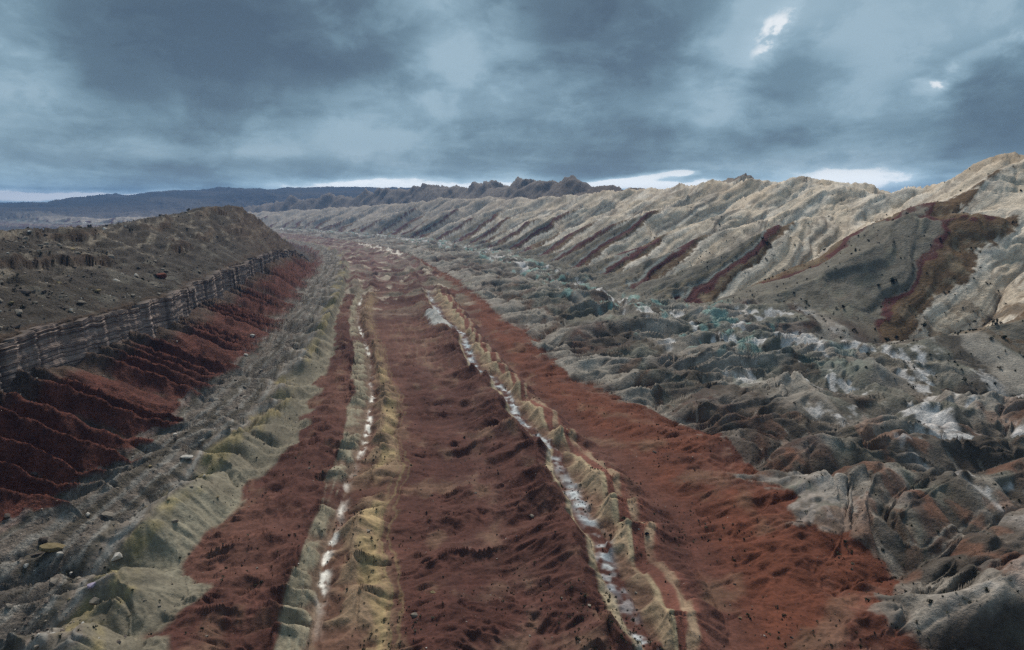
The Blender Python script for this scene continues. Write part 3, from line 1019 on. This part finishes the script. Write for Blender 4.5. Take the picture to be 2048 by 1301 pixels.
MATS = [
    rock_material("mesa_rubble", 1.6, 1.0, fine=0.62),
    rock_material("red_soil", 0.5, 0.7, fine=0.36),
    rock_material("badland_clay", 0.8, 1.0, fine=0.40),
    rock_material("slickrock", 1.6, 0.8, fine=0.26, gscale=0.6),
    rock_material("far_rock", 30.0, 0.6, fine=0.25, gscale=0.02),
]


def set_mesh(me, verts, faces, colours=None, smooth=True):
    nf = len(faces)
    me.vertices.add(len(verts))
    me.vertices.foreach_set("co", np.ascontiguousarray(verts, dtype=f32).ravel())
    k = faces.shape[1]
    me.loops.add(nf * k)
    me.loops.foreach_set("vertex_index", np.ascontiguousarray(faces, dtype=np.int32).ravel())
    me.polygons.add(nf)
    me.polygons.foreach_set("loop_start", np.arange(0, nf * k, k, dtype=np.int32))
    me.polygons.foreach_set("loop_total", np.full(nf, k, dtype=np.int32))
    me.polygons.foreach_set("use_smooth", np.full(nf, smooth, dtype=bool))
    if colours is not None:
        a = me.attributes.new("rock_colour", "FLOAT_COLOR", "POINT")
        a.data.foreach_set("color", np.concatenate([colours, np.ones((len(verts), 1))], axis=1).astype(f32).ravel())
    me.update()
    me.validate()


for zi, nm_ in enumerate(NAMES):
    fq = quads[zone == zi]
    if not len(fq):
        continue
    used, inv = np.unique(fq.ravel(), return_inverse=True)
    me = bpy.data.meshes.new(nm_)
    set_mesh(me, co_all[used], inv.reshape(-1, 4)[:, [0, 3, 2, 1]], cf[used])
    me.materials.append(MATS[zi])
    ob = bpy.data.objects.new(nm_, me)
    ob["kind"] = "structure"
    col.objects.link(ob)

# a plain sheet under and behind the drone, out to the horizon
me = bpy.data.meshes.new("ground")
gv = np.array([(-24000, -3500, -90), (24000, -3500, -90), (24000, 21500, -90), (-24000, 21500, -90)], float)
set_mesh(me, gv, np.array([[0, 1, 2, 3]]), np.array([[0.12, 0.09, 0.08]] * 4), False)
me.materials.append(MATS[1])
ob = bpy.data.objects.new("ground", me)
ob["kind"] = "structure"
col.objects.link(ob)

# ------------------------------------------------------------------ the bedded cliff under the mesa
cs = []
v = 90.0
while v < 1300:
    cs.append(v)
    v += max(0.35, v * 0.00125)
cs = np.array(cs)
_rb = random.Random(11)
beds = []            # (bottom, top, offset, tone)
hgt = 0.0
while hgt < 1.0:
    th = _rb.choice([0.014, 0.02, 0.026, 0.034, 0.05])
    dark = _rb.random() < 0.30
    beds.append((hgt, min(1.0, hgt + th * (0.55 if dark else 1.0)), (-0.45 if dark else _rb.uniform(-0.25, 0.35)), dark))
    hgt += th * (0.55 if dark else 1.0)
beds.append((0.86, 0.875, -0.8, True))
hv = [-0.25]
ho = [0.3]
ht = [0]
for (a, b_, o_, dk) in sorted(beds[:-1]):
    hv += [a + 0.002, b_ - 0.002]
    ho += [o_, o_]
    ht += [1 if dk else 0] * 2
hv, ho, ht = np.array(hv), np.array(ho), np.array(ht)
sel = (hv > 0.85) & (hv < 0.885)
ho[sel] -= 0.7
ht[sel] = 1
nv = hv.size + 1
zt, zb = ZTOP(cs) + FLOOR(cs), ZBASE(cs) + FLOOR(cs)
zt = zt + 2.4 * perlin(cs / 36.0, cs * 0, 301) + 0.7 * perlin(cs / 7.0, cs * 0, 302)
zb = zb - 5.0
tcs = cliff_t(cs)
joint = np.zeros_like(cs)
_rj = random.Random(5)
jp = 95.0
while jp < 1300:
    wj = _rj.uniform(0.35, 0.9) * (1 + jp / 700)
    dj = _rj.choice([0.3, 0.4, 0.5, 0.9, 1.8])
    joint -= dj * np.exp(-((cs - jp) / wj) ** 2)
    jp += _rj.choice([3, 6, 12, 24, 34]) * _rj.uniform(0.8, 1.2) * (1 + jp / 900)
bj = [90.0]
while bj[-1] < 1310:
    bj.append(bj[-1] + _rj.uniform(10, 55))
bj = np.array(bj)
bid = np.clip(np.searchsorted(bj, cs) - 1, 0, bj.size - 1)
b_dz = np.array([_rj.choice([-3.2, -1.6, -0.8, 0.0, 0.3, 0.7]) for _ in bj])
b_dt = np.array([_rj.uniform(-0.9, 0.7) for _ in bj])
zt = zt + b_dz[bid]
tcs = tcs + 0.45 * b_dt[bid]
V = np.zeros((cs.size, nv, 3))
Cc = np.zeros((cs.size, nv, 3), dtype=f32)
CL_A, CL_B, CL_D = A_(118, 104, 98), A_(154, 138, 131), A_(54, 45, 41)
wear = fbm(cs / 14.0, cs * 0 + 0.4, 3, 303)
for i in range(hv.size):
    rg = perlin(cs / 3.0, cs * 0 + 1.7 * i, 305) * 0.18 + perlin(cs / 12.0, cs * 0 + 0.11 * i, 306) * 0.7
    lean = 0.8 * (1 - hv[i])
    tt_ = tcs + ho[i] + joint * (0.6 + 0.4 * np.cos(hv[i] * 3)) + rg + lean
    zz_ = zb + (zt - zb) * hv[i]
    xx_, yy_ = to_xy(cs, tt_)
    V[:, i] = np.stack([xx_, yy_, zz_], axis=1)
    bt = 0.5 + 0.5 * perlin(cs / 40.0, cs * 0 + hv[i] * 23.0, 307)
    cc = CL_A[None, :] + (CL_B - CL_A)[None, :] * np.clip(bt, 0, 1)[:, None]
    stn = np.clip(sstep(0.15, 0.6, perlin(cs / 7.0, cs * 0 + 0.15 * hv[i], 309) + 0.2 * hv[i]) * 0.55, 0, 1)
    cc = cc + (CL_D[None, :] - cc) * stn[:, None]
    if ht[i]:
        cc = cc * 0.72
    cc = cc * (1 - 0.6 * np.clip(-joint / 1.6, 0, 1))[:, None]
    Cc[:, i] = cc
xx_, yy_ = to_xy(cs, tcs - 7.0)
V[:, nv - 1] = np.stack([xx_, yy_, zt - 1.2], axis=1)
Cc[:, nv - 1] = MESA * 0.85
idc = np.arange(cs.size * nv).reshape(cs.size, nv)
fc = np.stack([idc[:-1, :-1], idc[1:, :-1], idc[1:, 1:], idc[:-1, 1:]], axis=-1).reshape(-1, 4)
me = bpy.data.meshes.new("cliff")
set_mesh(me, V.reshape(-1, 3), fc, Cc.reshape(-1, 3), False)
me.materials.append(rock_material("cliff_beds", 0.35, 0.5, fine=0.25, gscale=1.6))
cliff = bpy.data.objects.new("cliff", me)
cliff["kind"] = "structure"
col.objects.link(cliff)

# ------------------------------------------------------------------ DESERT SHRUBS and BOULDERS
def plain_material(name, rgb, var=0.3, rough=0.95, scale=3.0):
    m = bpy.data.materials.new(name)
    m.use_nodes = True
    nt = m.node_tree
    nt.nodes.clear()
    M = Nodes(nt)
    o = M.new("ShaderNodeOutputMaterial")
    b = M.new("ShaderNodeBsdfPrincipled")
    b.inputs["Roughness"].default_value = rough
    b.inputs["Specular IOR Level"].default_value = 0.1
    geo = M.new("ShaderNodeNewGeometry")
    g = M.noise(geo.outputs["Position"], scale, 3.0, 0.6)
    big = M.noise(geo.outputs["Position"], 0.07, 2.0, 0.5)
    f = M.math("MULTIPLY", M.map_range(g, 0.3, 0.7, 1 - var, 1 + var, False), M.map_range(big, 0.3, 0.7, 1 - var, 1 + var, False))
    vm = M.new("ShaderNodeVectorMath", operation="SCALE")
    vm.inputs[0].default_value = tuple(float(q) for q in rgb)
    M.put(vm.inputs["Scale"], f)
    M.put(b.inputs["Base Color"], vm.outputs[0])
    M.l.new(b.outputs[0], o.inputs["Surface"])
    return m


M_SHRUB = plain_material("shrub_leaves", (0.042, 0.044, 0.030), 0.35)
M_SAGE = plain_material("sage_leaves", (0.075, 0.075, 0.055), 0.35)
M_JUNIPER = plain_material("juniper_leaves", (0.022, 0.028, 0.018), 0.3)
M_BLUE = plain_material("blue_grey_leaves", (0.035, 0.045, 0.065), 0.3)
M_ROCK = plain_material("boulder_rock", A_(120, 112, 104), 0.3, scale=1.2)
M_ROCK_W = plain_material("pale_rock", A_(176, 170, 164), 0.2, scale=1.2)
M_ROCK_T = plain_material("tan_rock", A_(126, 112, 86), 0.25, scale=1.2)
M_ROCK_D = plain_material("dark_rock", A_(84, 76, 72), 0.3, scale=1.2)
M_ROCK_L = plain_material("lilac_rock", A_(150, 140, 160), 0.15, scale=1.2)
M_ROCK_R = plain_material("red_rock", A_(104, 62, 52), 0.3, scale=1.2)


def shrub_arrays(seed, n_leaf, tall=0.75):
    """a bush of unit width: leaf clumps spread through a rounded, uneven crown on a few stems"""
    rg = np.random.RandomState(seed)
    vv, ff = [], []
    lobes = [(rg.uniform(-0.26, 0.26), rg.uniform(-0.26, 0.26), rg.uniform(0.25, 0.55) * tall, rg.uniform(0.18, 0.34)) for _ in range(6)]
    for i in range(n_leaf):
        lb = lobes[i % 6]
        d = rg.normal(size=3)
        d /= np.linalg.norm(d)
        c = np.array(lb[:3]) + d * lb[3] * rg.uniform(0.55, 1.0)
        c[2] = max(0.04, c[2])
        a = rg.normal(size=3)
        a /= np.linalg.norm(a)
        b = np.cross(a, d)
        b /= np.linalg.norm(b) + 1e-6
        sz = rg.uniform(0.08, 0.17)
        k = len(vv)
        vv += [c + a * sz, c + b * sz * 0.8, c - a * sz, c - b * sz * 0.8]
        ff += [(k, k + 1, k + 2), (k, k + 2, k + 3)]
    for j in range(4):
        a = rg.uniform(0, 6.28)
        tip = np.array((0.25 * math.cos(a), 0.25 * math.sin(a), 0.5 * tall))
        w = np.array((-math.sin(a), math.cos(a), 0)) * 0.03
        k = len(vv)
        vv += [w - (0, 0, 0.1), -w - (0, 0, 0.1), tip]
        ff += [(k, k + 1, k + 2)]
    return np.array(vv), np.array(ff)


def rock_mesh(seed, flat=0.7, n=16):
    rg = np.random.RandomState(seed)
    bm = bmesh.new()
    for i in range(n):
        d = rg.normal(size=3)
        d /= np.max(np.abs(d)) ** 0.6 * np.linalg.norm(d) ** 0.4
        d *= rg.uniform(0.85, 1.0) * 0.5
        bm.verts.new((d[0], d[1] * rg.uniform(0.75, 1.0), d[2] * flat))
    r = bmesh.ops.convex_hull(bm, input=bm.verts)
    bmesh.ops.delete(bm, geom=[g for g in r["geom_interior"] if isinstance(g, bmesh.types.BMVert)], context="VERTS")
    bmesh.ops.triangulate(bm, faces=bm.faces)
    bm.verts.ensure_lookup_table()
    bm.verts.index_update()
    vv = np.array([v.co[:] for v in bm.verts])
    ff = np.array([[v.index for v in f.verts] for f in bm.faces])
    bm.free()
    return vv, ff


def to_mesh(name, vv, ff, mat):
    me = bpy.data.meshes.new(name)
    set_mesh(me, vv, ff, None, False)
    me.materials.append(mat)
    return me


def height(x, y):
    return terrain(np.atleast_1d(np.asarray(x, float)), np.atleast_1d(np.asarray(y, float)))[0]


def in_sight(x, y, z):
    """which of these spots the drone can see over the land in front of them"""
    ok = np.ones(x.size, bool)
    for f in np.linspace(0.25, 0.985, 44):
        zl_ = CAM_H + (z - CAM_H) * f
        ok &= base_xy(x * f, y * f) < zl_ + 1.2
    return ok


def spot(px, py):
    """where the view through that spot of the photograph meets the land"""
    d = px_dir(px, py)
    rr = np.exp(np.linspace(math.log(90), math.log(2500), 1500))
    hx, hy = d.x * rr, d.y * rr
    zz = CAM_H + d.z * rr
    k = int(np.argmax(height(hx, hy) >= zz))
    return float(hx[k]), float(hy[k]), float(height(hx[k], hy[k])[0])


rs = np.random.RandomState(42)
NC = 90000
rad = np.exp(rs.uniform(math.log(125), math.log(1500), NC))
azm = rs.uniform(-39, 39, NC) * D2R
bx, by = np.sin(azm) * rad, np.cos(azm) * rad
bz, be, bs, bt, btw, bns, bgx, bgy = terrain(bx, by)
bsl = np.hypot(bgx, bgy)
btc = cliff_t(bs)
clump = fbm(bx / 30.0, by / 30.0, 3, 401)
dens = np.interp(bt, [-300, -140, -130, -100, -92, -60, -48, -14, -6, 12, 56, 60, 72, 90, 118, 135, 270, 300, 470, 520, 640],
                 [0.34, 0.10, 0.02, 0.03, 0.08, 0.16, 0.12, 0.30, 0.55, 0.30, 0.25, 0.75, 0.35, 0.42, 0.42, 0.20, 0.20, 0.50, 0.50, 0.16, 0.10])
dens = dens * np.clip(0.45 + 2.0 * clump, 0.06, 2.2) * (0.62 + 0.38 * (be < -0.2))
dens *= np.interp(rad, [120, 300, 800, 1500], [1.0, 0.85, 0.7, 0.5])
keep = (rs.uniform(0, 1, NC) < dens * 0.55) & (bsl < 1.3) & ~((bt < btc + 2) & (bt > btc - 8))
size = 0.72 * np.exp(rs.normal(0, 0.36, NC)) * np.interp(bt, [-300, -150, -100, -50, -10, 20, 60, 66, 80, 120, 150, 270, 330, 640],
                                                   [3.2, 2.4, 0.95, 0.85, 0.95, 0.7, 0.85, 0.95, 0.75, 0.8, 0.95, 1.8, 2.5, 2.4])
bi = np.where(keep)[0]
bi = bi[in_sight(bx[bi], by[bi], bz[bi])]
bi = bi[np.argsort(-size[bi] / rad[bi])]
SH = [shrub_arrays(500 + i, 34, 0.62) for i in range(6)]
JU = [shrub_arrays(540 + i, 40, 1.0) for i in range(4)]
sh_me = [to_mesh("desert_shrub", v_, f_, M_SHRUB if i % 3 else M_SAGE) for i, (v_, f_) in enumerate(SH)]
ju_me = [to_mesh("juniper_bush", v_, f_, M_JUNIPER) for v_, f_ in JU]


def zone_of(t_, s_):
    if t_ < cliff_t(np.array([s_]))[0]:
        return "juniper_bush", "dark juniper bush growing among pale ledges on the flat mesa top", "junipers on the mesa top"
    if t_ < -47:
        return "desert_shrub", "small dark shrub on the grey and green hills under the red talus slope", "shrubs on the green hills below the cliff"
    if t_ < -24:
        return "desert_shrub", "small dark shrub on the narrow red strip between green hills and pale mounds", "shrubs on the narrow red strip"
    if t_ < -5:
        return "desert_shrub", "dark shrub in the narrow white wash between green mounds and yellow mounds", "shrubs along the narrow white wash"
    if t_ < 10:
        return "desert_shrub", "dark round shrub on the yellow and tan mounds right of the white wash", "shrubs on the yellow mounds"
    if t_ < 57:
        return "desert_shrub", "small dark shrub on the broad red floor between the two pale ridges", "shrubs on the red floor between the ridges"
    if t_ < 71:
        return "desert_shrub", "dark shrub in the speckled grey wash below the cream ridge", "shrubs in the speckled grey wash"
    if t_ < 88:
        return "desert_shrub", "dark shrub on the cream and pink slope of the toothed ridge", "shrubs on the toothed cream ridge"
    if t_ < L7_T(s_):
        return "desert_shrub", "small dark shrub on the smooth orange red flat beside the grey badlands", "shrubs on the orange red flat"
    if t_ < FOOT_T(s_) - 12:
        return "desert_shrub", "small dark shrub on the grey and white badland mounds", "shrubs on the grey badlands"
    return "juniper_bush", "dark juniper bush on the grey and white slopes of the long rock ridge", "junipers on the long rock ridge"


N_IND = 285
for n_, i in enumerate(bi[:N_IND]):
    nm2, lb, gp = zone_of(bt[i], bs[i])
    me = (ju_me if nm2 == "juniper_bush" else sh_me)[n_ % (4 if nm2 == "juniper_bush" else 6)]
    o = bpy.data.objects.new(nm2, me)
    o.location = (bx[i], by[i], bz[i] - 0.05)
    o.rotation_euler = (0, 0, rs.uniform(0, 6.28))
    k_ = size[i]
    o.scale = (k_, k_ * rs.uniform(0.8, 1.1), k_ * rs.uniform(0.8, 1.1))
    o["label"], o["category"], o["group"] = lb, "bush", gp
    col.objects.link(o)


def joined(name, idxs, kinds, mat, sink, xs, ys, zs, sz, sel):
    vs_, fs_, off = [], [], 0
    for n_, i in enumerate(idxs):
        v_, f_ = kinds[n_ % len(kinds)]
        a = rs.uniform(0, 6.28)
        ca, sa_ = math.cos(a), math.sin(a)
        p = np.empty_like(v_)
        k_ = sz[i]
        p[:, 0] = xs[i] + k_ * (v_[:, 0] * ca - v_[:, 1] * sa_)
        p[:, 1] = ys[i] + k_ * (v_[:, 0] * sa_ + v_[:, 1] * ca)
        p[:, 2] = zs[i] + k_ * v_[:, 2] - sink * k_
        vs_.append(p)
        fs_.append(f_ + off)
        off += len(v_)
    o = bpy.data.objects.new(name, to_mesh(name, np.concatenate(vs_), np.concatenate(fs_), mat))
    o["kind"] = "stuff"
    col.objects.link(o)


SM = [shrub_arrays(600 + i, 9, 0.65) for i in range(5)]
for i_, (v_, f_) in enumerate(SM):
    v_[:36] = v_[:36] + 0      # same clump layout with fewer, larger leaves
    c_ = v_[:36].reshape(9, 4, 3).mean(axis=1, keepdims=True)
    v_[:36] = (c_ + (v_[:36].reshape(9, 4, 3) - c_) * 1.9).reshape(36, 3)
GR = []
for i_ in range(4):
    v_, f_ = shrub_arrays(650 + i_, 7, 0.7)
    GR.append((v_, f_))
gk = np.where((rs.uniform(0, 1, NC) < 0.16 * np.interp(bt, [-60, -45, 20, 60, 88, 118, 140], [0, 0.35, 0.5, 0.3, 1.0, 1.0, 0.1]) * np.clip(0.5 + 1.4 * clump, 0.1, 1.5)) & (rad < 520))[0]
gsz = 0.42 * np.exp(rs.normal(0, 0.35, NC))
M_GRASS = plain_material("dry_grass_blades", (0.17, 0.11, 0.06), 0.3)
joined("dry_grass", gk, GR, M_GRASS, 0.02, bx, by, bz, gsz, None)
joined("undergrowth", bi[N_IND:], SM, M_SHRUB, 0.04, bx, by, bz, size, None)

# ---- boulders
NR = 140000
rad = np.exp(rs.uniform(math.log(125), math.log(1250), NR))
azm = rs.uniform(-39, 30, NR) * D2R
rx, ry = np.sin(azm) * rad, np.cos(azm) * rad
rz, re_, rs_, rt, rtw, rns, rgx, rgy = terrain(rx, ry)
rtc = cliff_t(rs_)
rtp = tal_tri(rs_, rt)
d_t = np.zeros(NR)
intal = (rt > rtc + 2) & (rt < -84)
d_t[intal] = 0.10 + 0.9 * np.clip((0.42 - rtp[intal]) * 3.5, 0, 1)
ap = (rt >= -90) & (rt < -62)
d_t[ap] = 0.22 + 0.5 * (fbm(rx[ap] / 20.0, ry[ap] / 20.0, 2, 411) > 0.15)
ms = (rt < rtc - 8) & (rs_ < 1200)
d_t[ms] = 1.6 * np.clip(0.5 + fbm(rx[ms] / 26.0, ry[ms] / 26.0, 3, 413), 0.05, 1.5)
d_t[(rt > -62) & (rt < -47)] = 0.10
d_t[(rt > -47) & (rt < 118)] = 0.05
keep = rs.uniform(0, 1, NR) < d_t * np.where(ms, 0.75, 0.40)
rsize = 0.34 * np.power(rs.uniform(0.0, 1.0, NR) + 1e-3, -0.42)
rsize = np.clip(rsize, 0.3, 3.2) * np.interp(rt, [-300, -150, -130, -60, -40], [1.7, 1.4, 1.0, 1.0, 0.55])
ri = np.where(keep)[0]
ri = ri[in_sight(rx[ri], ry[ri], rz[ri])]
ri = ri[np.argsort(-rsize[ri] / rad[ri])]
RK = [rock_mesh(700 + i, 0.6 + 0.05 * (i % 5), 16) for i in range(10)]
r_mats = [M_ROCK, M_ROCK, M_ROCK_D, M_ROCK_W, M_ROCK, M_ROCK_D, M_ROCK_T, M_ROCK, M_ROCK_D, M_ROCK]
rk_me = [to_mesh("boulder", v_, f_, r_mats[i]) for i, (v_, f_) in enumerate(RK)]
R_IND = 250
for n_, i in enumerate(ri[:R_IND]):
    o = bpy.data.objects.new("boulder", rk_me[n_ % 10])
    o.location = (rx[i], ry[i], rz[i] + 0.08 * rsize[i])
    o.rotation_euler = (rs.uniform(-0.4, 0.4), rs.uniform(-0.4, 0.4), rs.uniform(0, 6.28))
    k_ = rsize[i]
    o.scale = (k_ * rs.uniform(0.9, 1.4), k_, k_ * rs.uniform(0.7, 1.1))
    cw_ = ["grey", "grey", "dark brown", "pale", "grey", "dark brown", "tan", "grey", "dark brown", "grey"][n_ % 10]
    sw_ = "large" if k_ > 1.9 else ("small" if k_ < 0.9 else "medium sized")
    if rt[i] < rtc[i]:
        lb, gp = "weathered grey boulder on the mesa slope above the cliff", "boulders on the mesa"
    elif rt[i] < -90:
        lb, gp = "fallen grey boulder on the dark red talus spurs below the cliff", "boulders on the red talus"
    elif rt[i] > -47:
        lb, gp = "grey boulder lying loose on the red valley floor", "boulders on the valley floor"
    else:
        lb, gp = "grey boulder in the rubble between red talus and green hills", "boulders along the foot of the talus"
    lb = lb.replace("weathered grey", sw_ + " weathered " + cw_).replace("fallen grey", sw_ + " fallen " + cw_)
    if lb.startswith("grey"):
        lb = sw_ + " " + cw_ + lb[4:]
    o["label"], o["category"], o["group"] = lb, "boulder", gp
    col.objects.link(o)
rest = ri[R_IND:]
TK = [rock_mesh(760 + i, 0.65, 9) for i in range(6)]
pick = rs.uniform(0, 1, rest.size)
joined("rubble", rest[pick < 0.5], TK, M_ROCK, -0.1, rx, ry, rz, rsize, None)
joined("rubble", rest[(pick >= 0.5) & (pick < 0.85)], TK, M_ROCK_D, -0.1, rx, ry, rz, rsize, None)
joined("rubble", rest[pick >= 0.85], TK, M_ROCK_W, -0.1, rx, ry, rz, rsize, None)

# ---- the boulders and shrubs one can point at in the photograph
SINGLE = [
    # px, py, width m, (sx, sy, sz), tilt, material, label
    (106, 1100, 4.6, (1.5, 0.7, 0.62), 0.35, M_ROCK_T, "large tan slab leaning among dark boulders at the near left"),
    (120, 1112, 2.3, (1.0, 0.9, 1.0), 0.1, M_ROCK_W, "pale blocky boulder right against the large tan slab"),
    (88, 1084, 2.9, (1.0, 0.9, 0.9), 0.2, M_ROCK_D, "dark blocky boulder just uphill of the large tan slab"),
    (74, 1112, 2.2, (1.5, 0.6, 0.5), 0.4, M_ROCK_D, "long dark boulder downhill of the large tan slab"),
    (183, 1176, 2.0, (1.1, 0.9, 0.95), 0.0, M_ROCK_L, "rounded lilac boulder on the crest beside a yellow slope"),
    (176, 1034, 1.7, (1.1, 0.9, 0.8), 0.1, M_ROCK_W, "pale boulder in the dark gully above the striped grey mound"),
    (374, 917, 3.0, (1.6, 0.9, 0.5), 0.15, M_ROCK_W, "flat pale slab lying alone on a smooth lilac grey slope"),
    (350, 872, 1.9, (1.2, 0.8, 0.7), 0.1, M_ROCK_W, "white block on the ridge above the smooth lilac grey slope"),
    (402, 884, 1.2, (1.0, 0.9, 0.8), 0.0, M_ROCK_W, "small white block right of the white block on the grey ridge"),
    (460, 858, 1.8, (1.0, 1.0, 0.8), 0.2, M_ROCK, "grey block at the end of the gully under a yellow hill"),
    (322, 556, 7.0, (1.2, 0.9, 0.9), 0.2, M_ROCK_R, "big rusty brown boulder perched on the grey slope above the cliff"),
    (312, 552, 4.2, (1.0, 0.9, 0.9), 0.1, M_ROCK_D, "dark boulder touching the big rusty brown boulder above the cliff"),
    (48, 586, 5.2, (1.5, 0.8, 0.5), 0.2, M_ROCK_D, "dark overhanging slab on the mesa slope at the far left"),
    (506, 676, 3.4, (1.2, 1.0, 0.9), 0.1, M_ROCK_W, "pale boulder at the toe of the red talus beside the grey gully"),
    (492, 712, 3.0, (1.2, 1.0, 0.9), 0.1, M_ROCK_W, "pale boulder in the grey gully below the toe boulder"),
]
for n_, (px, py, wd, sc, tilt, mt, lb) in enumerate(SINGLE):
    x_, y_, z_ = spot(px, py)
    v_, f_ = rock_mesh(800 + n_, 0.8, 26)
    o = bpy.data.objects.new("boulder", to_mesh("boulder", v_, f_, mt))
    o.location = (x_, y_, z_ + 0.12 * wd * sc[2])
    o.rotation_euler = (tilt, tilt * 0.5, 0.5 + n_)
    o.scale = tuple(wd * q_ for q_ in sc)
    o["label"], o["category"] = lb, "boulder"
    col.objects.link(o)
BUSHES = [
    (1293, 1072, 1.7, M_BLUE, "desert_shrub", "dark blue grey shrub at the foot of the toothed ridge on the red flat"),
    (1766, 1103, 1.2, M_SHRUB, "desert_shrub", "dark shrub alone on the white crest of the nearest badland mound"),
    (1690, 1087, 1.5, M_SHRUB, "desert_shrub", "dark shrub at the tip of the pale wash curling round a badland mound"),
    (1860, 1208, 1.5, M_SHRUB, "desert_shrub", "dark shrub on the grey crest of the second badland mound"),
    (1786, 566, 5.2, M_JUNIPER, "juniper_bush", "large dark juniper in the canyon mouth under the maroon band"),
    (1757, 573, 3.0, M_JUNIPER, "juniper_bush", "dark juniper left of the large one in the canyon mouth"),
    (1793, 678, 3.4, M_JUNIPER, "juniper_bush", "dark juniper right of its twin at the foot of the grey triangular slope"),
    (1774, 684, 3.8, M_JUNIPER, "juniper_bush", "dark juniper left of its twin at the foot of the grey triangular slope"),
    (1848, 655, 4.2, M_JUNIPER, "juniper_bush", "dark juniper in the gully between two grey slopes"),
    (2010, 678, 3.4, M_JUNIPER, "juniper_bush", "dark juniper beside the bluish streak on the right hand slope"),
]
for n_, (px, py, wd, mt, nm2, lb) in enumerate(BUSHES):
    x_, y_, z_ = spot(px, py)
    v_, f_ = shrub_arrays(900 + n_, 90, 0.75)
    o = bpy.data.objects.new(nm2, to_mesh(nm2, v_, f_, mt))
    o.location = (x_, y_, z_ - 0.05)
    o.rotation_euler = (0, 0, n_ * 1.3)
    o.scale = (wd, wd, wd)
    o["label"], o["category"] = lb, "bush"
    col.objects.link(o)

# ------------------------------------------------------------------ haze
bm = bmesh.new()
bmesh.ops.create_cube(bm, size=1.0)
me = bpy.data.meshes.new("haze")
bm.to_mesh(me)
bm.free()
haze = bpy.data.objects.new("haze", me)
haze["kind"] = "stuff"
haze.scale = (50000, 25500, 640)
haze.location = (0, 9000, 190)
col.objects.link(haze)
hm = bpy.data.materials.new("haze")
hm.use_nodes = True
hm.node_tree.nodes.clear()
H = Nodes(hm.node_tree)
ho_ = H.new("ShaderNodeOutputMaterial")
pv = H.new("ShaderNodeVolumePrincipled")
pv.inputs["Color"].default_value = (0.15, 0.32, 0.66, 1)
pv.inputs["Density"].default_value = 7.5e-5
H.l.new(pv.outputs[0], ho_.inputs["Volume"])
me.materials.append(hm)
